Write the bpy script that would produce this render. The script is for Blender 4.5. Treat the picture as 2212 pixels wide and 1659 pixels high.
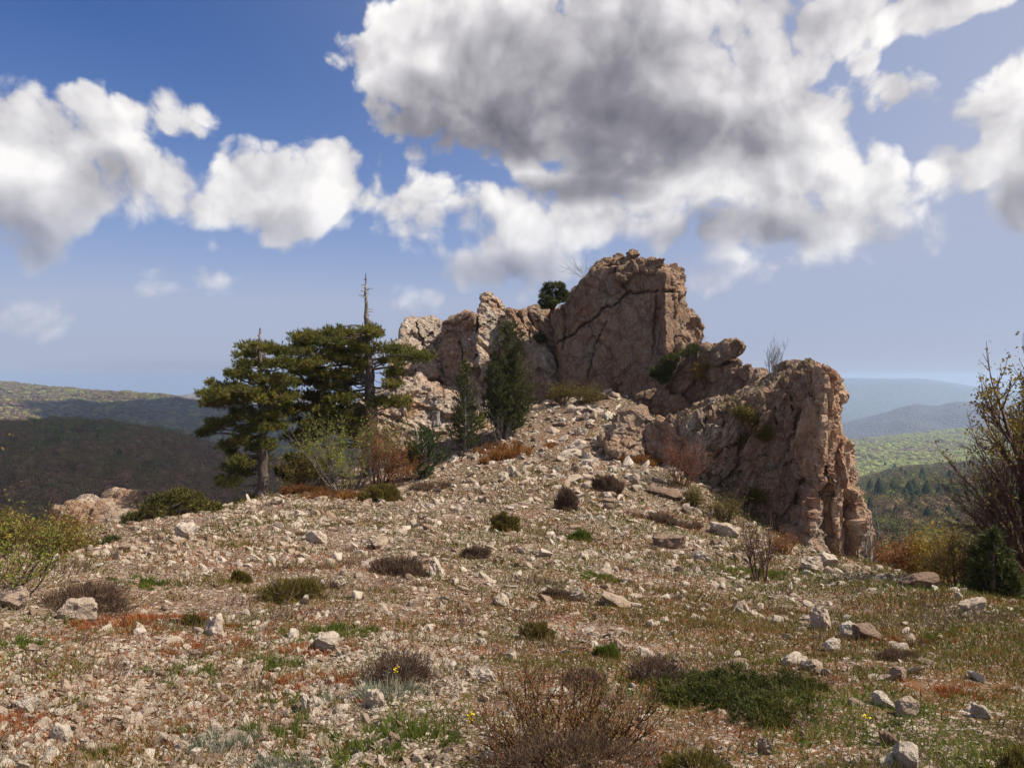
import bpy, bmesh, math, random
import numpy as np
from mathutils import Vector, Matrix

for _o in list(bpy.data.objects):
    bpy.data.objects.remove(_o)
scene = bpy.context.scene
COL = scene.collection
RNG = np.random.default_rng(20240)
random.seed(7)
R = math.radians

# ------------------------------------------------------------------ camera
PITCH = R(-0.6)
F_PX = 1704.0                      # focal length in the 2212 x 1659 survey grid
cam_data = bpy.data.cameras.new('camera')
cam_data.sensor_fit = 'HORIZONTAL'
cam_data.sensor_width = 36.0
cam_data.lens = 36.0 * F_PX / 2212.0
cam_data.clip_start = 0.05
cam_data.clip_end = 200000.0
camera = bpy.data.objects.new('camera', cam_data)
camera.location = (0, 0, 0)
camera.rotation_euler = (R(90) + PITCH, 0, 0)
COL.objects.link(camera)
scene.camera = camera


def ray(u, v):
    """Direction, with y = 1, of a survey point."""
    cx, cz = (u - 1106.0) / F_PX, (829.5 - v) / F_PX
    y = math.cos(PITCH) - math.sin(PITCH) * cz
    z = math.sin(PITCH) + math.cos(PITCH) * cz
    return cx / y, 1.0, z / y


def at(u, v, d):
    a = ray(u, v)
    return np.array((a[0] * d, d, a[2] * d))


# survey sheets (enlargements): sheet coordinates -> (u, v)
SHEETS = {1: (804.5, 521.0, .33255), 2: (1302.5, 689.6, .3463), 3: (383.1, 574.7, .3233), 4: (0.0, 651.3, .3927),
          5: (1762.3, 689.6, .4157), 6: (0.0, 1149.3, .3464), 7: (727.9, 1149.3, .3464), 8: (1445.8, 1149.3, .3464)}


def S(k, x, y):
    a, b, s = SHEETS[k]
    return a + x * s, b + y * s


# ------------------------------------------------------------------ light
SUN_AZ, SUN_EL = R(95), R(52)          # measured from +y towards +x
SUN_DIR = np.array((math.sin(SUN_AZ) * math.cos(SUN_EL), math.cos(SUN_AZ) * math.cos(SUN_EL), math.sin(SUN_EL)))
sun_data = bpy.data.lights.new('sun', 'SUN')
sun_data.energy = 5.0
sun_data.angle = R(0.53)
sun_data.color = (1.0, 0.90, 0.76)
sun = bpy.data.objects.new('sun', sun_data)
sun.rotation_euler = Vector(-SUN_DIR).to_track_quat('-Z', 'Y').to_euler()
sun.location = (0, 0, 300)
COL.objects.link(sun)

scene.view_settings.view_transform = 'Standard'
scene.view_settings.look = 'None'
scene.view_settings.exposure = 0.45
scene.view_settings.gamma = 1.0
scene.view_settings.use_curve_mapping = False
scene.cycles.use_denoising = True
scene.cycles.denoiser = 'OPENIMAGEDENOISE'
scene.cycles.max_bounces = 6
scene.cycles.diffuse_bounces = 3
scene.cycles.glossy_bounces = 2
scene.cycles.transmission_bounces = 4
scene.cycles.transparent_max_bounces = 6
scene.cycles.volume_bounces = 1
scene.cycles.sample_clamp_indirect = 6.0


# ------------------------------------------------------------------ node expressions
class NX:
    def __init__(self, tree):
        self.t = tree

    def new(self, kind, **kw):
        n = self.t.nodes.new(kind)
        for k, v in kw.items():
            setattr(n, k, v)
        return n

    def put(self, sock, v):
        if hasattr(v, 'is_linked'):
            self.t.links.new(v, sock)
        elif v is not None:
            if isinstance(v, (tuple, list)) and len(v) == 3 and sock.type == 'RGBA':
                v = (*v, 1.0)
            sock.default_value = v

    def m(self, op, a, b=None, c=None, clamp=False):
        n = self.new('ShaderNodeMath', operation=op, use_clamp=clamp)
        self.put(n.inputs[0], a)
        if b is not None: self.put(n.inputs[1], b)
        if c is not None: self.put(n.inputs[2], c)
        return n.outputs[0]

    def vm(self, op, a, b=None):
        n = self.new('ShaderNodeVectorMath', operation=op)
        self.put(n.inputs[0], a)
        if b is not None: self.put(n.inputs[1], b)
        return n.outputs['Value'] if op in ('DOT_PRODUCT', 'LENGTH') else n.outputs[0]

    def step(self, x, lo, hi):
        n = self.new('ShaderNodeMapRange', interpolation_type='SMOOTHSTEP')
        self.put(n.inputs[0], x); self.put(n.inputs[1], lo); self.put(n.inputs[2], hi)
        return n.outputs[0]

    def noise(self, vec, scale, detail=5.0, rough=0.55, dist=0.0, color=False, lac=2.0):
        n = self.new('ShaderNodeTexNoise')
        if vec is not None: self.put(n.inputs['Vector'], vec)
        n.inputs['Scale'].default_value = scale
        n.inputs['Detail'].default_value = detail
        n.inputs['Roughness'].default_value = rough
        n.inputs['Lacunarity'].default_value = lac
        n.inputs['Distortion'].default_value = dist
        return n.outputs['Color' if color else 'Fac']

    def voro(self, vec, scale, feature='F1', out='Distance', rnd=1.0):
        n = self.new('ShaderNodeTexVoronoi', feature=feature)
        if vec is not None: self.put(n.inputs['Vector'], vec)
        n.inputs['Scale'].default_value = scale
        n.inputs['Randomness'].default_value = rnd
        return n.outputs[out]

    def mix(self, f, a, b, mode='MIX'):
        n = self.new('ShaderNodeMix', data_type='RGBA', blend_type=mode)
        self.put(n.inputs[0], f); self.put(n.inputs[6], a); self.put(n.inputs[7], b)
        return n.outputs[2]

    def ramp(self, f, stops, interp='LINEAR'):
        n = self.new('ShaderNodeValToRGB')
        n.color_ramp.interpolation = interp
        els = n.color_ramp.elements
        while len(els) < len(stops): els.new(0.5)
        for e, (p, c) in zip(els, stops):
            e.position = p
            e.color = (*c, 1.0)
        self.put(n.inputs[0], f)
        return n.outputs[0]


# ------------------------------------------------------------------ sky: Nishita air with cumulus at their own directions
world = bpy.data.worlds.new('World')
scene.world = world
world.use_nodes = True
wt = world.node_tree
wt.nodes.clear()
X = NX(wt)
sky = X.new('ShaderNodeTexSky', sky_type='NISHITA')
sky.sun_disc = False
sky.sun_elevation = SUN_EL
sky.sun_rotation = SUN_AZ
sky.altitude = 2200.0
sky.air_density = 1.0
sky.dust_density = 0.15
sky.ozone_density = 2.5
tc = X.new('ShaderNodeTexCoord')
sp = X.new('ShaderNodeSeparateXYZ')
X.put(sp.inputs[0], tc.outputs['Generated'])
az = X.m('ARCTAN2', sp.outputs[0], sp.outputs[1])
el = X.m('ARCSINE', sp.outputs[2])
cmb = X.new('ShaderNodeCombineXYZ')
X.put(cmb.inputs[0], az); X.put(cmb.inputs[1], el)
P0 = cmb.outputs[0]
warp = X.vm('SUBTRACT', X.noise(P0, 5.0, 3, 0.5, color=True), (0.5, 0.5, 0.5))
sc_ = X.new('ShaderNodeVectorMath', operation='SCALE')
X.put(sc_.inputs[0], warp); sc_.inputs[3].default_value = 0.085
P1 = X.vm('ADD', P0, sc_.outputs[0])
P2 = X.vm('MULTIPLY', P1, (1, 1, 0))


def blob_field(blobs, smooth):
    cur = None
    for (u, v, ru, rv, *pk) in blobs:
        a = ray(u, v)
        ln = math.sqrt(a[0] ** 2 + 1 + a[2] ** 2)
        ca, ce = math.atan2(a[0], 1.0), math.asin(a[2] / ln)
        k = 1.0 / (1.0 + a[0] ** 2)
        q = X.vm('MULTIPLY', X.vm('SUBTRACT', P2, (ca, ce, 0)), (F_PX / (ru * k), F_PX / (rv * math.sqrt(k)), 0))
        s = X.m('SUBTRACT', pk[0] if pk else 1.0, X.vm('DOT_PRODUCT', q, q))
        cur = s if cur is None else X.m('SMOOTH_MAX', cur, s, smooth)
    return X.m('MAXIMUM', cur, -1.5)


CLOUDS = [
    (1250, 120, 430, 240), (950, 115, 220, 120), (1560, 160, 270, 280), (1680, 330, 230, 190), (1190, 240, 390, 130),
    (1830, 420, 170, 140), (1360, 400, 330, 100), (960, 470, 190, 100, .8), (1250, 490, 260, 75), (1110, 560, 280, 95, .8),
    (1590, 585, 190, 62, .55), (1750, 480, 250, 80), (930, 640, 110, 50, .3),
    (1850, 30, 290, 75), (2060, 10, 130, 50), (1875, 120, 60, 80, .6), (1870, 230, 110, 80, .7), (1970, 215, 80, 66, .6),
    (2190, 270, 120, 160), (2110, 380, 180, 80, .9), (2080, 490, 150, 50, .5), (2200, 420, 110, 90),
    (60, 330, 190, 130), (240, 300, 140, 100, .8), (400, 262, 100, 70, .6), (300, 400, 180, 90, .95), (110, 430, 240, 85),
    (620, 420, 200, 105, .95), (680, 380, 110, 76, .9), (420, 440, 130, 56, .7), (650, 480, 90, 66, .6), (30, 500, 130, 70, .5), (1130, 5, 90, 30), (1460, 300, 180, 110), (1600, 60, 180, 100),
    (330, 618, 150, 52, .35), (480, 608, 150, 46, .35), (60, 658, 190, 70, .45), (495, 530, 110, 42, .25), (800, 375, 60, 60, .35),
]
BELLIES = [
    (1120, 265, 380, 90), (1270, 170, 400, 170, .55), (1400, 310, 290, 95, .9), (1600, 505, 200, 55, .7),
    (1250, 412, 230, 50, .6), (1090, 590, 260, 60, .45), (60, 490, 260, 120, .25), (240, 400, 160, 80, 0.1), (2210, 440, 90, 90, .3), (940, 210, 160, 70, .6), (620, 480, 150, 60, -.1),
]
F0 = blob_field(CLOUDS, 0.25)
B0 = blob_field(BELLIES, 0.3)
# the same kind of broken cumulus carries on all round, outside the measured part of the sky
gen = X.m('MULTIPLY_ADD', X.noise(tc.outputs['Generated'], 2.6, 3, 0.5), 7.0, -3.7)
outside = X.m('MAXIMUM', X.step(X.m('ABSOLUTE', az), 0.66, 0.84), X.step(el, 0.56, 0.72))
mxn = X.new('ShaderNodeMix', data_type='FLOAT')
X.put(mxn.inputs[0], outside); X.put(mxn.inputs[2], F0); X.put(mxn.inputs[3], X.m('MINIMUM', gen, 1.0))
FIELD = mxn.outputs[0]
n1 = X.noise(P1, 9.0, 4, 0.5)
n2 = X.noise(X.vm('ADD', P1, (0.020, 0.020, 0.0)), 9.0, 4, 0.5)
n3 = X.noise(P1, 24.0, 7, 0.62)
def puffs(scale):
    n = X.new('ShaderNodeTexVoronoi', feature='F1', voronoi_dimensions='2D')
    X.put(n.inputs['Vector'], P2)
    n.inputs['Scale'].default_value = scale
    return X.m('SUBTRACT', 0.42, n.outputs['Distance'])


lumps = X.m('ADD', X.m('MULTIPLY', puffs(15.0), 1.0), X.m('MULTIPLY', puffs(38.0), 0.65))
puff = X.m('ADD', X.m('MULTIPLY_ADD', n1, 2.3, -1.15), X.m('ADD', X.m('MULTIPLY_ADD', n3, 1.5, -0.75), lumps))
dens = X.m('ADD', X.m('MULTIPLY', X.m('MINIMUM', FIELD, 1.0), 1.22), puff)
soft = X.m('MULTIPLY_ADD', X.step(el, 0.06, 0.34), -0.55, 1.05)
alpha = X.step(dens, 0.0, soft)
alpha = X.m('MULTIPLY', alpha, X.step(el, 0.0, 0.05))
low = X.step(el, 0.04, 0.22)                  # low clouds are far off and thin
alpha = X.m('MULTIPLY', alpha, X.m('MULTIPLY_ADD', low, 0.42, 0.56))
relief = X.m('SUBTRACT', n1, n2)
belly = X.step(X.m('ADD', B0, X.m('ADD', X.m('MULTIPLY_ADD', n1, 1.5, -0.75), X.m('MULTIPLY_ADD', n3, 0.5, -0.25))), -0.55, 0.95)
genb = X.step(gen, 0.3, 1.0)
mb = X.new('ShaderNodeMix', data_type='FLOAT')
X.put(mb.inputs[0], outside); X.put(mb.inputs[2], belly); X.put(mb.inputs[3], genb)
lit = X.m('ADD', X.m('MULTIPLY', relief, 1.5), 0.80)
lit = X.m('ADD', lit, X.m('ADD', X.m('MULTIPLY_ADD', n3, 0.30, -0.15), X.m('MULTIPLY', lumps, 0.16)))
lit = X.m('SUBTRACT', lit, X.m('MULTIPLY', mb.outputs[0], 0.58), clamp=True)
ccol = X.ramp(lit, [(0.0, (1.35, 1.30, 1.58)), (0.3, (2.45, 2.38, 2.65)), (0.65, (5.3, 5.15, 5.35)), (1.0, (9.0, 8.8, 8.6))])
hs = X.new('ShaderNodeHueSaturation')
hs.inputs['Hue'].default_value = 0.512
hs.inputs['Saturation'].default_value = 2.0
hs.inputs['Value'].default_value = 0.92
X.put(hs.inputs['Color'], sky.outputs[0])
sunward = X.vm('DOT_PRODUCT', tc.outputs['Generated'], tuple(float(q) for q in SUN_DIR))
glare = X.step(sunward, -0.03, 0.74)                                            # forward scatter towards the sun
veil = X.m('EXPONENT', X.m('MULTIPLY', X.m('MAXIMUM', el, 0.0), -6.4))         # haze of the lower air, all round
hazef = X.m('MULTIPLY_ADD', glare, 0.85, X.m('MULTIPLY', veil, 1.70), clamp=True)
clear = X.mix(X.m('MINIMUM', hazef, 0.96), hs.outputs[0], (3.75, 4.15, 5.5))
ccol = X.mix(X.m('MULTIPLY', X.m('POWER', veil, 1.6), 0.60), ccol, (3.9, 4.25, 5.4))
full = X.mix(alpha, clear, ccol)
bg = X.new('ShaderNodeBackground')
X.put(bg.inputs[0], full)
bg.inputs[1].default_value = 0.085
wo = X.new('ShaderNodeOutputWorld')
wt.links.new(bg.outputs[0], wo.inputs[0])
world.cycles.sampling_method = "MANUAL"
world.cycles.sample_map_resolution = 256


# ------------------------------------------------------------------ numeric noise
def _h(ix, iy, iz, seed):
    h = (ix.astype(np.int64) * 374761393 + iy.astype(np.int64) * 668265263 + iz.astype(np.int64) * 2147483647 + seed * 144665) & 0xFFFFFFFF
    h = ((h ^ (h >> 13)) * 1274126177) & 0xFFFFFFFF
    h = ((h ^ (h >> 16)) * 2246822519) & 0xFFFFFFFF
    h = h ^ (h >> 15)
    return (h & 0xFFFFFF) / float(0xFFFFFF)


def vnoise(p, seed=0):
    i = np.floor(p).astype(np.int64)
    f = p - i
    f = f * f * f * (f * (f * 6 - 15) + 10)
    out = 0.0
    for dx in (0, 1):
        wx = f[:, 0] if dx else 1 - f[:, 0]
        for dy in (0, 1):
            wy = f[:, 1] if dy else 1 - f[:, 1]
            for dz in (0, 1):
                wz = f[:, 2] if dz else 1 - f[:, 2]
                out = out + wx * wy * wz * _h(i[:, 0] + dx, i[:, 1] + dy, i[:, 2] + dz, seed)
    return out * 2 - 1


def fbm(p, octaves=4, seed=0, gain=0.5, lac=2.03):
    a, s, t = 1.0, 0.0, 0.0
    q = np.array(p, dtype=float)
    for o in range(octaves):
        s = s + a * vnoise(q, seed + 17 * o)
        t += a
        a *= gain
        q = q * lac + 5.3
    return s / t


def cells(p, seed=0):
    """Nearest and second distance, the nearest cell's offset vector and three random numbers of that cell."""
    i = np.floor(p).astype(np.int64)
    n = len(p)
    f1 = np.full(n, 9.0); f2 = np.full(n, 9.0)
    off = np.zeros((n, 3)); rid = np.zeros((n, 3))
    for dx in (-1, 0, 1):
        for dy in (-1, 0, 1):
            for dz in (-1, 0, 1):
                jx, jy, jz = i[:, 0] + dx, i[:, 1] + dy, i[:, 2] + dz
                c = np.stack((jx + _h(jx, jy, jz, seed + 1), jy + _h(jx, jy, jz, seed + 2), jz + _h(jx, jy, jz, seed + 3)), 1)
                d = p - c
                r = np.sqrt((d * d).sum(1))
                nearer = r < f1
                f2 = np.where(nearer, f1, np.minimum(f2, r))
                f1 = np.where(nearer, r, f1)
                off[nearer] = d[nearer]
                if nearer.any():
                    k = np.where(nearer)[0]
                    for a in range(3):
                        rid[k, a] = _h(jx[k], jy[k], jz[k], seed + 11 + a)
    return f1, f2, off, rid * 2 - 1


def sstep(x, a, b):
    t = np.clip((x - a) / (b - a), 0, 1)
    return t * t * (3 - 2 * t)


# ------------------------------------------------------------------ mesh helpers
def tag(o, label=None, cat=None, group=None, kind=None):
    if label: o['label'] = label
    if cat: o['category'] = cat
    if group: o['group'] = group
    if kind: o['kind'] = kind
    return o


def mesh_from(name, verts, faces, mat=None, smooth=False):
    me = bpy.data.meshes.new(name)
    verts = np.asarray(verts, dtype=np.float32).reshape(-1, 3)
    if isinstance(faces, np.ndarray):
        nf, k = faces.shape
        me.vertices.add(len(verts)); me.vertices.foreach_set('co', verts.ravel())
        me.loops.add(nf * k); me.loops.foreach_set('vertex_index', faces.astype(np.int32).ravel())
        me.polygons.add(nf)
        me.polygons.foreach_set('loop_start', np.arange(0, nf * k, k, dtype=np.int32))
        me.polygons.foreach_set('loop_total', np.full(nf, k, dtype=np.int32))
        me.update(calc_edges=True)
    else:
        me.from_pydata([tuple(v) for v in verts.tolist()], [], faces)
        me.update()
    me.polygons.foreach_set('use_smooth', np.full(len(me.polygons), smooth))
    if mat: me.materials.append(mat)
    return me


def put(name, me, parent=None, loc=None):
    o = bpy.data.objects.new(name, me)
    COL.objects.link(o)
    if parent is not None: o.parent = parent
    if loc is not None: o.location = loc
    return o


def empty(name, loc=(0, 0, 0)):
    o = bpy.data.objects.new(name, None)
    o.empty_display_size = 0.2
    o.location = loc
    COL.objects.link(o)
    return o


class Geo:
    """Collects triangles and quads (as two triangles) and links them as one mesh."""
    def __init__(self):
        self.v, self.f, self.n = [], [], 0

    def add(self, v, f):
        v = np.asarray(v, dtype=float).reshape(-1, 3)
        f = np.asarray(f, dtype=np.int64)
        if f.shape[1] == 4:
            f = np.concatenate((f[:, [0, 1, 2]], f[:, [0, 2, 3]]))
        self.v.append(v); self.f.append(f + self.n); self.n += len(v)

    def mesh(self, name, mat, smooth=False, origin=(0, 0, 0)):
        return mesh_from(name, np.concatenate(self.v) - np.asarray(origin), np.concatenate(self.f), mat, smooth)

    def put(self, name, mat, parent=None, smooth=False):
        org = np.array(parent.location) if parent is not None else np.zeros(3)
        return put(name, self.mesh(name, mat, smooth, org), parent)

    def tube(self, pts, rad, sides=5):
        pts = np.asarray(pts, dtype=float); n = len(pts)
        rad = np.broadcast_to(np.asarray(rad, dtype=float), (n,)) if np.ndim(rad) else np.full(n, rad)
        tan = np.gradient(pts, axis=0)
        tan /= np.linalg.norm(tan, axis=1)[:, None] + 1e-9
        ref = np.where(np.abs(tan[:, 2:3]) > 0.9, np.array([[1., 0, 0]]), np.array([[0, 0, 1.]]))
        s = np.cross(tan, ref); s /= np.linalg.norm(s, axis=1)[:, None] + 1e-9
        t = np.cross(s, tan)
        a = np.arange(sides) * 2 * math.pi / sides
        v = pts[:, None] + rad[:, None, None] * (np.cos(a)[None, :, None] * s[:, None] + np.sin(a)[None, :, None] * t[:, None])
        i = np.arange(n - 1)[:, None] * sides + np.arange(sides)[None]
        j = np.arange(n - 1)[:, None] * sides + (np.arange(sides)[None] + 1) % sides
        f = np.stack((i, j, j + sides, i + sides), -1).reshape(-1, 4)
        self.add(v.reshape(-1, 3), f)


def unit(v):
    v = np.asarray(v, dtype=float)
    return v / (np.linalg.norm(v, axis=-1, keepdims=True) + 1e-9)


def blades(base, direction, length, width, rng, bend=0.25):
    """Tapering blades (needles, grass, thin twigs): a quad and a tip triangle each."""
    n = len(base)
    d = unit(direction)
    L = np.broadcast_to(length, (n,))[:, None]; W = np.broadcast_to(width, (n,))[:, None]
    s = unit(np.cross(d, unit(rng.normal(size=(n, 3)))))
    c = unit(np.cross(s, d)) * L * bend * rng.uniform(-1, 1, (n, 1))
    m = base + d * L * .55 + c * .35
    t = base + d * L + c
    v = np.stack((base - s * W / 2, base + s * W / 2, m + s * W * .38, m - s * W * .38, t), 1).reshape(-1, 3)
    k = np.arange(n)[:, None] * 5
    f = np.concatenate((k + [0, 1, 2], k + [0, 2, 3], k + [3, 2, 4]))
    return v, f


def leaves(pos, normal, size, rng, aspect=0.6):
    """Small pointed leaves: a folded rhombus of two triangles each."""
    n = len(pos)
    nn = unit(normal)
    s = unit(np.cross(nn, unit(rng.normal(size=(n, 3)))))
    t = np.cross(nn, s)
    L = np.broadcast_to(size, (n,))[:, None]
    v = np.stack((pos - s * L / 2, pos + t * L * aspect / 2 + nn * L * .12, pos + s * L / 2, pos - t * L * aspect / 2 + nn * L * .12), 1).reshape(-1, 3)
    k = np.arange(n)[:, None] * 4
    return v, np.concatenate((k + [0, 1, 2], k + [0, 2, 3]))


# ------------------------------------------------------------------ materials
def material(name, build, rough=0.9, spec=0.2, bump=None):
    m = bpy.data.materials.new(name)
    m.use_nodes = True
    t = m.node_tree
    x = NX(t)
    b = t.nodes['Principled BSDF']
    b.inputs['Roughness'].default_value = rough
    b.inputs['Specular IOR Level'].default_value = spec
    col, height, strength, dist = build(x)
    x.put(b.inputs['Base Color'], col)
    if height is not None:
        n = x.new('ShaderNodeBump')
        n.inputs['Strength'].default_value = strength
        n.inputs['Distance'].default_value = dist
        x.put(n.inputs['Height'], height)
        t.links.new(n.outputs[0], b.inputs['Normal'])
    return m


def plant_mat(name, stops, trans=0.25, rough=0.7, scale=1.5, space='Object'):
    """Foliage: colour varies leaf by leaf and over the plant; a share of the light passes through."""
    m = bpy.data.materials.new(name)
    m.use_nodes = True
    t = m.node_tree
    x = NX(t)
    b = t.nodes['Principled BSDF']
    g = x.new('ShaderNodeNewGeometry')
    tcn = x.new('ShaderNodeTexCoord')
    f = x.m('ADD', x.m('MULTIPLY', g.outputs['Random Per Island'], 0.55), x.m('MULTIPLY_ADD', x.noise(tcn.outputs['Object'], scale, 3), 1.1, -0.32))
    col = x.ramp(f, stops)
    x.put(b.inputs['Base Color'], col)
    b.inputs['Roughness'].default_value = rough
    b.inputs['Specular IOR Level'].default_value = 0.25
    if trans > 0:
        tr = x.new('ShaderNodeBsdfTranslucent')
        x.put(tr.inputs[0], col)
        mx = x.new('ShaderNodeMixShader')
        mx.inputs[0].default_value = trans
        t.links.new(b.outputs[0], mx.inputs[1]); t.links.new(tr.outputs[0], mx.inputs[2])
        t.links.new(mx.outputs[0], t.nodes['Material Output'].inputs[0])
    return m


# ------------------------------------------------------------------ ground: one sheet from the viewer's feet to the horizon
def lerp_list(x, pts):
    a = np.array(sorted(pts))
    return np.interp(x, a[:, 0], a[:, 1])


CTRL = []
for (u, v, d) in [
    (1106, 1659, 3.3), (0, 1659, 3.2), (2212, 1659, 3.4), (550, 1659, 3.25), (1660, 1659, 3.4),
    (0, 1500, 4.2), (550, 1500, 4.3), (1106, 1500, 4.35), (1660, 1500, 4.6), (2212, 1500, 4.6),
    (0, 1400, 5.1), (400, 1390, 5.5), (800, 1400, 5.6), (1200, 1400, 5.9), (1660, 1400, 6.5), (2212, 1400, 6.0),
    (0, 1320, 6.0), (250, 1310, 7.0), (600, 1300, 7.4), (1000, 1290, 8.2), (1350, 1300, 8.6), (1660, 1300, 10.4), (1900, 1340, 8.8),
    (0, 1258, 6.9), (90, 1228, 7.9), (180, 1205, 9.4), (250, 1190, 11.0), (320, 1165, 13.5), (385, 1135, 16.5), (470, 1098, 21.0), (560, 1078, 25.5), (620, 1056, 27.5),
    (500, 1200, 11.0), (760, 1200, 11.5), (1000, 1200, 11.5), (1250, 1200, 12.0), (1480, 1230, 12.5), (1660, 1262, 13.0),
    (620, 1120, 17.5), (860, 1110, 18.5), (1090, 1135, 16.5), (1300, 1130, 17.5), (1480, 1170, 17.0), (700, 1062, 27.0), (820, 1082, 22.5), (900, 1052, 25.5), (1000, 1042, 25.5),
    (1100, 1040, 25.0), (1250, 1040, 24.5), (1380, 1080, 23.0), (1500, 1120, 22.5), (1600, 1165, 20.5), (1700, 1200, 18.5),
    (1100, 960, 30.0), (1180, 900, 33.0), (1260, 868, 34.5), (1350, 858, 35.0), (1300, 930, 31.0), (1400, 1000, 28.0), (1480, 1040, 26.0), (1230, 1000, 27.5),
    (1780, 1222, 19.0), (1860, 1222, 20.0), (1950, 1243, 17.0), (2030, 1268, 13.5), (2100, 1287, 11.0), (2212, 1312, 8.4), (2400, 1340, 7.6),
    (940, 960, 31.5), (880, 1000, 30.0), (1020, 1000, 28.5),
    (149, 1172, 19.5), (24, 1190, 15.0), (130, 1215, 13.5), (200, 1218, 15.5), (235, 1200, 22.0), (110, 1200, 24.0),
]:
    CTRL.append(at(u, v, d))
CTRL += [np.array(p, dtype=float) for p in [
    (0, 0, -1.55), (-3, 0, -1.5), (3, 0, -1.6), (0, -4, -1.45), (-4, -3, -1.4), (5, -2, -1.9),
    (-9, 8, -3.6), (-15, 12, -6.2), (-17, 22, -8.2), (-11.5, 27, -6.6), (-16, 30, -10), (-10.5, 33, -6.2), (-15, 42, -11), (-7, 40, -5.5), (-20, 15, -10), (-14, 3, -5),
    (0, 46, -4.5), (8, 44, -6.5), (14, 38, -9), (12.5, 28, -8.5), (12, 21, -7.2), (11, 17, -6.3), (10, 13, -5.4), (8.5, 10, -4.0), (12, 8, -5.2), (16, 14, -8), (20, 24, -13), (22, 40, -16), (0, 60, -16), (-20, 55, -20), (20, 58, -20)]]
CTRL = np.array(CTRL)


def _tps_fit(P, lam=0.03):
    n = len(P)
    d = np.sqrt(((P[:, None, :2] - P[None, :, :2]) ** 2).sum(-1)) + 1e-9
    K = d * d * np.log(d)
    K[np.diag_indices(n)] = lam
    A = np.zeros((n + 3, n + 3))
    A[:n, :n] = K
    A[:n, n] = 1; A[:n, n + 1:] = P[:, :2]
    A[n, :n] = 1; A[n + 1:, :n] = P[:, :2].T
    b = np.zeros(n + 3); b[:n] = P[:, 2]
    return np.linalg.solve(A, b)


TPS_W = _tps_fit(CTRL)


def mound(x, y):
    out = np.empty(len(x))
    for s in range(0, len(x), 20000):
        xs, ys = x[s:s + 20000], y[s:s + 20000]
        d = np.sqrt((xs[:, None] - CTRL[None, :, 0]) ** 2 + (ys[:, None] - CTRL[None, :, 1]) ** 2) + 1e-9
        out[s:s + 20000] = (d * d * np.log(d)) @ TPS_W[:-3] + TPS_W[-3] + TPS_W[-2] * xs + TPS_W[-1] * ys
    return out


OUTER = [(0, -6), (45, -18), (80, -30), (150, -58), (250, -100), (420, -190), (700, -330), (1200, -520), (2500, -760), (6000, -930), (15000, -1000), (80000, -1000)]


def ground_z(x, y, rough=True):
    x = np.atleast_1d(np.asarray(x, dtype=float)); y = np.atleast_1d(np.asarray(y, dtype=float))
    rr = np.sqrt(x ** 2 + (y - 16) ** 2)
    w = sstep(rr, 34, 62)
    z = lerp_list(rr, OUTER)
    near = w < 1
    if near.any():
        zn = mound(x[near], y[near])
        if rough:
            p = np.stack((x[near], y[near], np.zeros(near.sum())), 1)
            r0 = np.sqrt(x[near] ** 2 + y[near] ** 2)
            zn = zn + fbm(p * 0.55, 3, 3) * 0.10 * sstep(r0, 4, 14) + fbm(p * 2.1, 3, 4) * 0.035 + fbm(p * 8.0, 2, 5) * 0.010
        z[near] = zn * (1 - w[near]) + z[near] * w[near]
    return z


def gz(x, y):
    return float(ground_z([x], [y])[0])


def on_ground(u, v, lo=2.6, hi=60.0):
    """The point of the ground that a survey ray meets first."""
    a = ray(u, v)
    d = np.concatenate((np.linspace(lo, 12, 300), np.linspace(12, hi, 500)[1:]))
    z = ground_z(a[0] * d, d)
    hit = np.where(a[2] * d <= z)[0]
    if len(hit) == 0:
        return None
    k = d[hit[0]]
    return np.array((a[0] * k, k, z[hit[0]]))


def ground_sheet():
    th_front = np.linspace(R(-58), R(58), 320)
    th_back = np.linspace(R(62), R(298), 60)[1:-1]
    th = np.concatenate((th_front, th_back))
    r = np.concatenate((np.geomspace(0.8, 75, 280), np.geomspace(75, 62000, 60)[1:]))
    T, RR = np.meshgrid(th, r)
    x, y = (RR * np.sin(T)).ravel(), (RR * np.cos(T)).ravel()
    z = ground_z(x, y)
    nt, nr = len(th), len(r)
    i = (np.arange(nr - 1)[:, None] * nt + np.arange(nt)[None])
    j = (np.arange(nr - 1)[:, None] * nt + (np.arange(nt)[None] + 1) % nt)
    f = np.stack((i, i + nt, j + nt, j), -1).reshape(-1, 4)
    v = np.stack((x, y, z), 1)
    v = np.concatenate((v, [[0, 0, gz(0, 0)]]))
    me = mesh_from('ground', v, f[:, ::-1].copy(), None, True)
    return me


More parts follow.
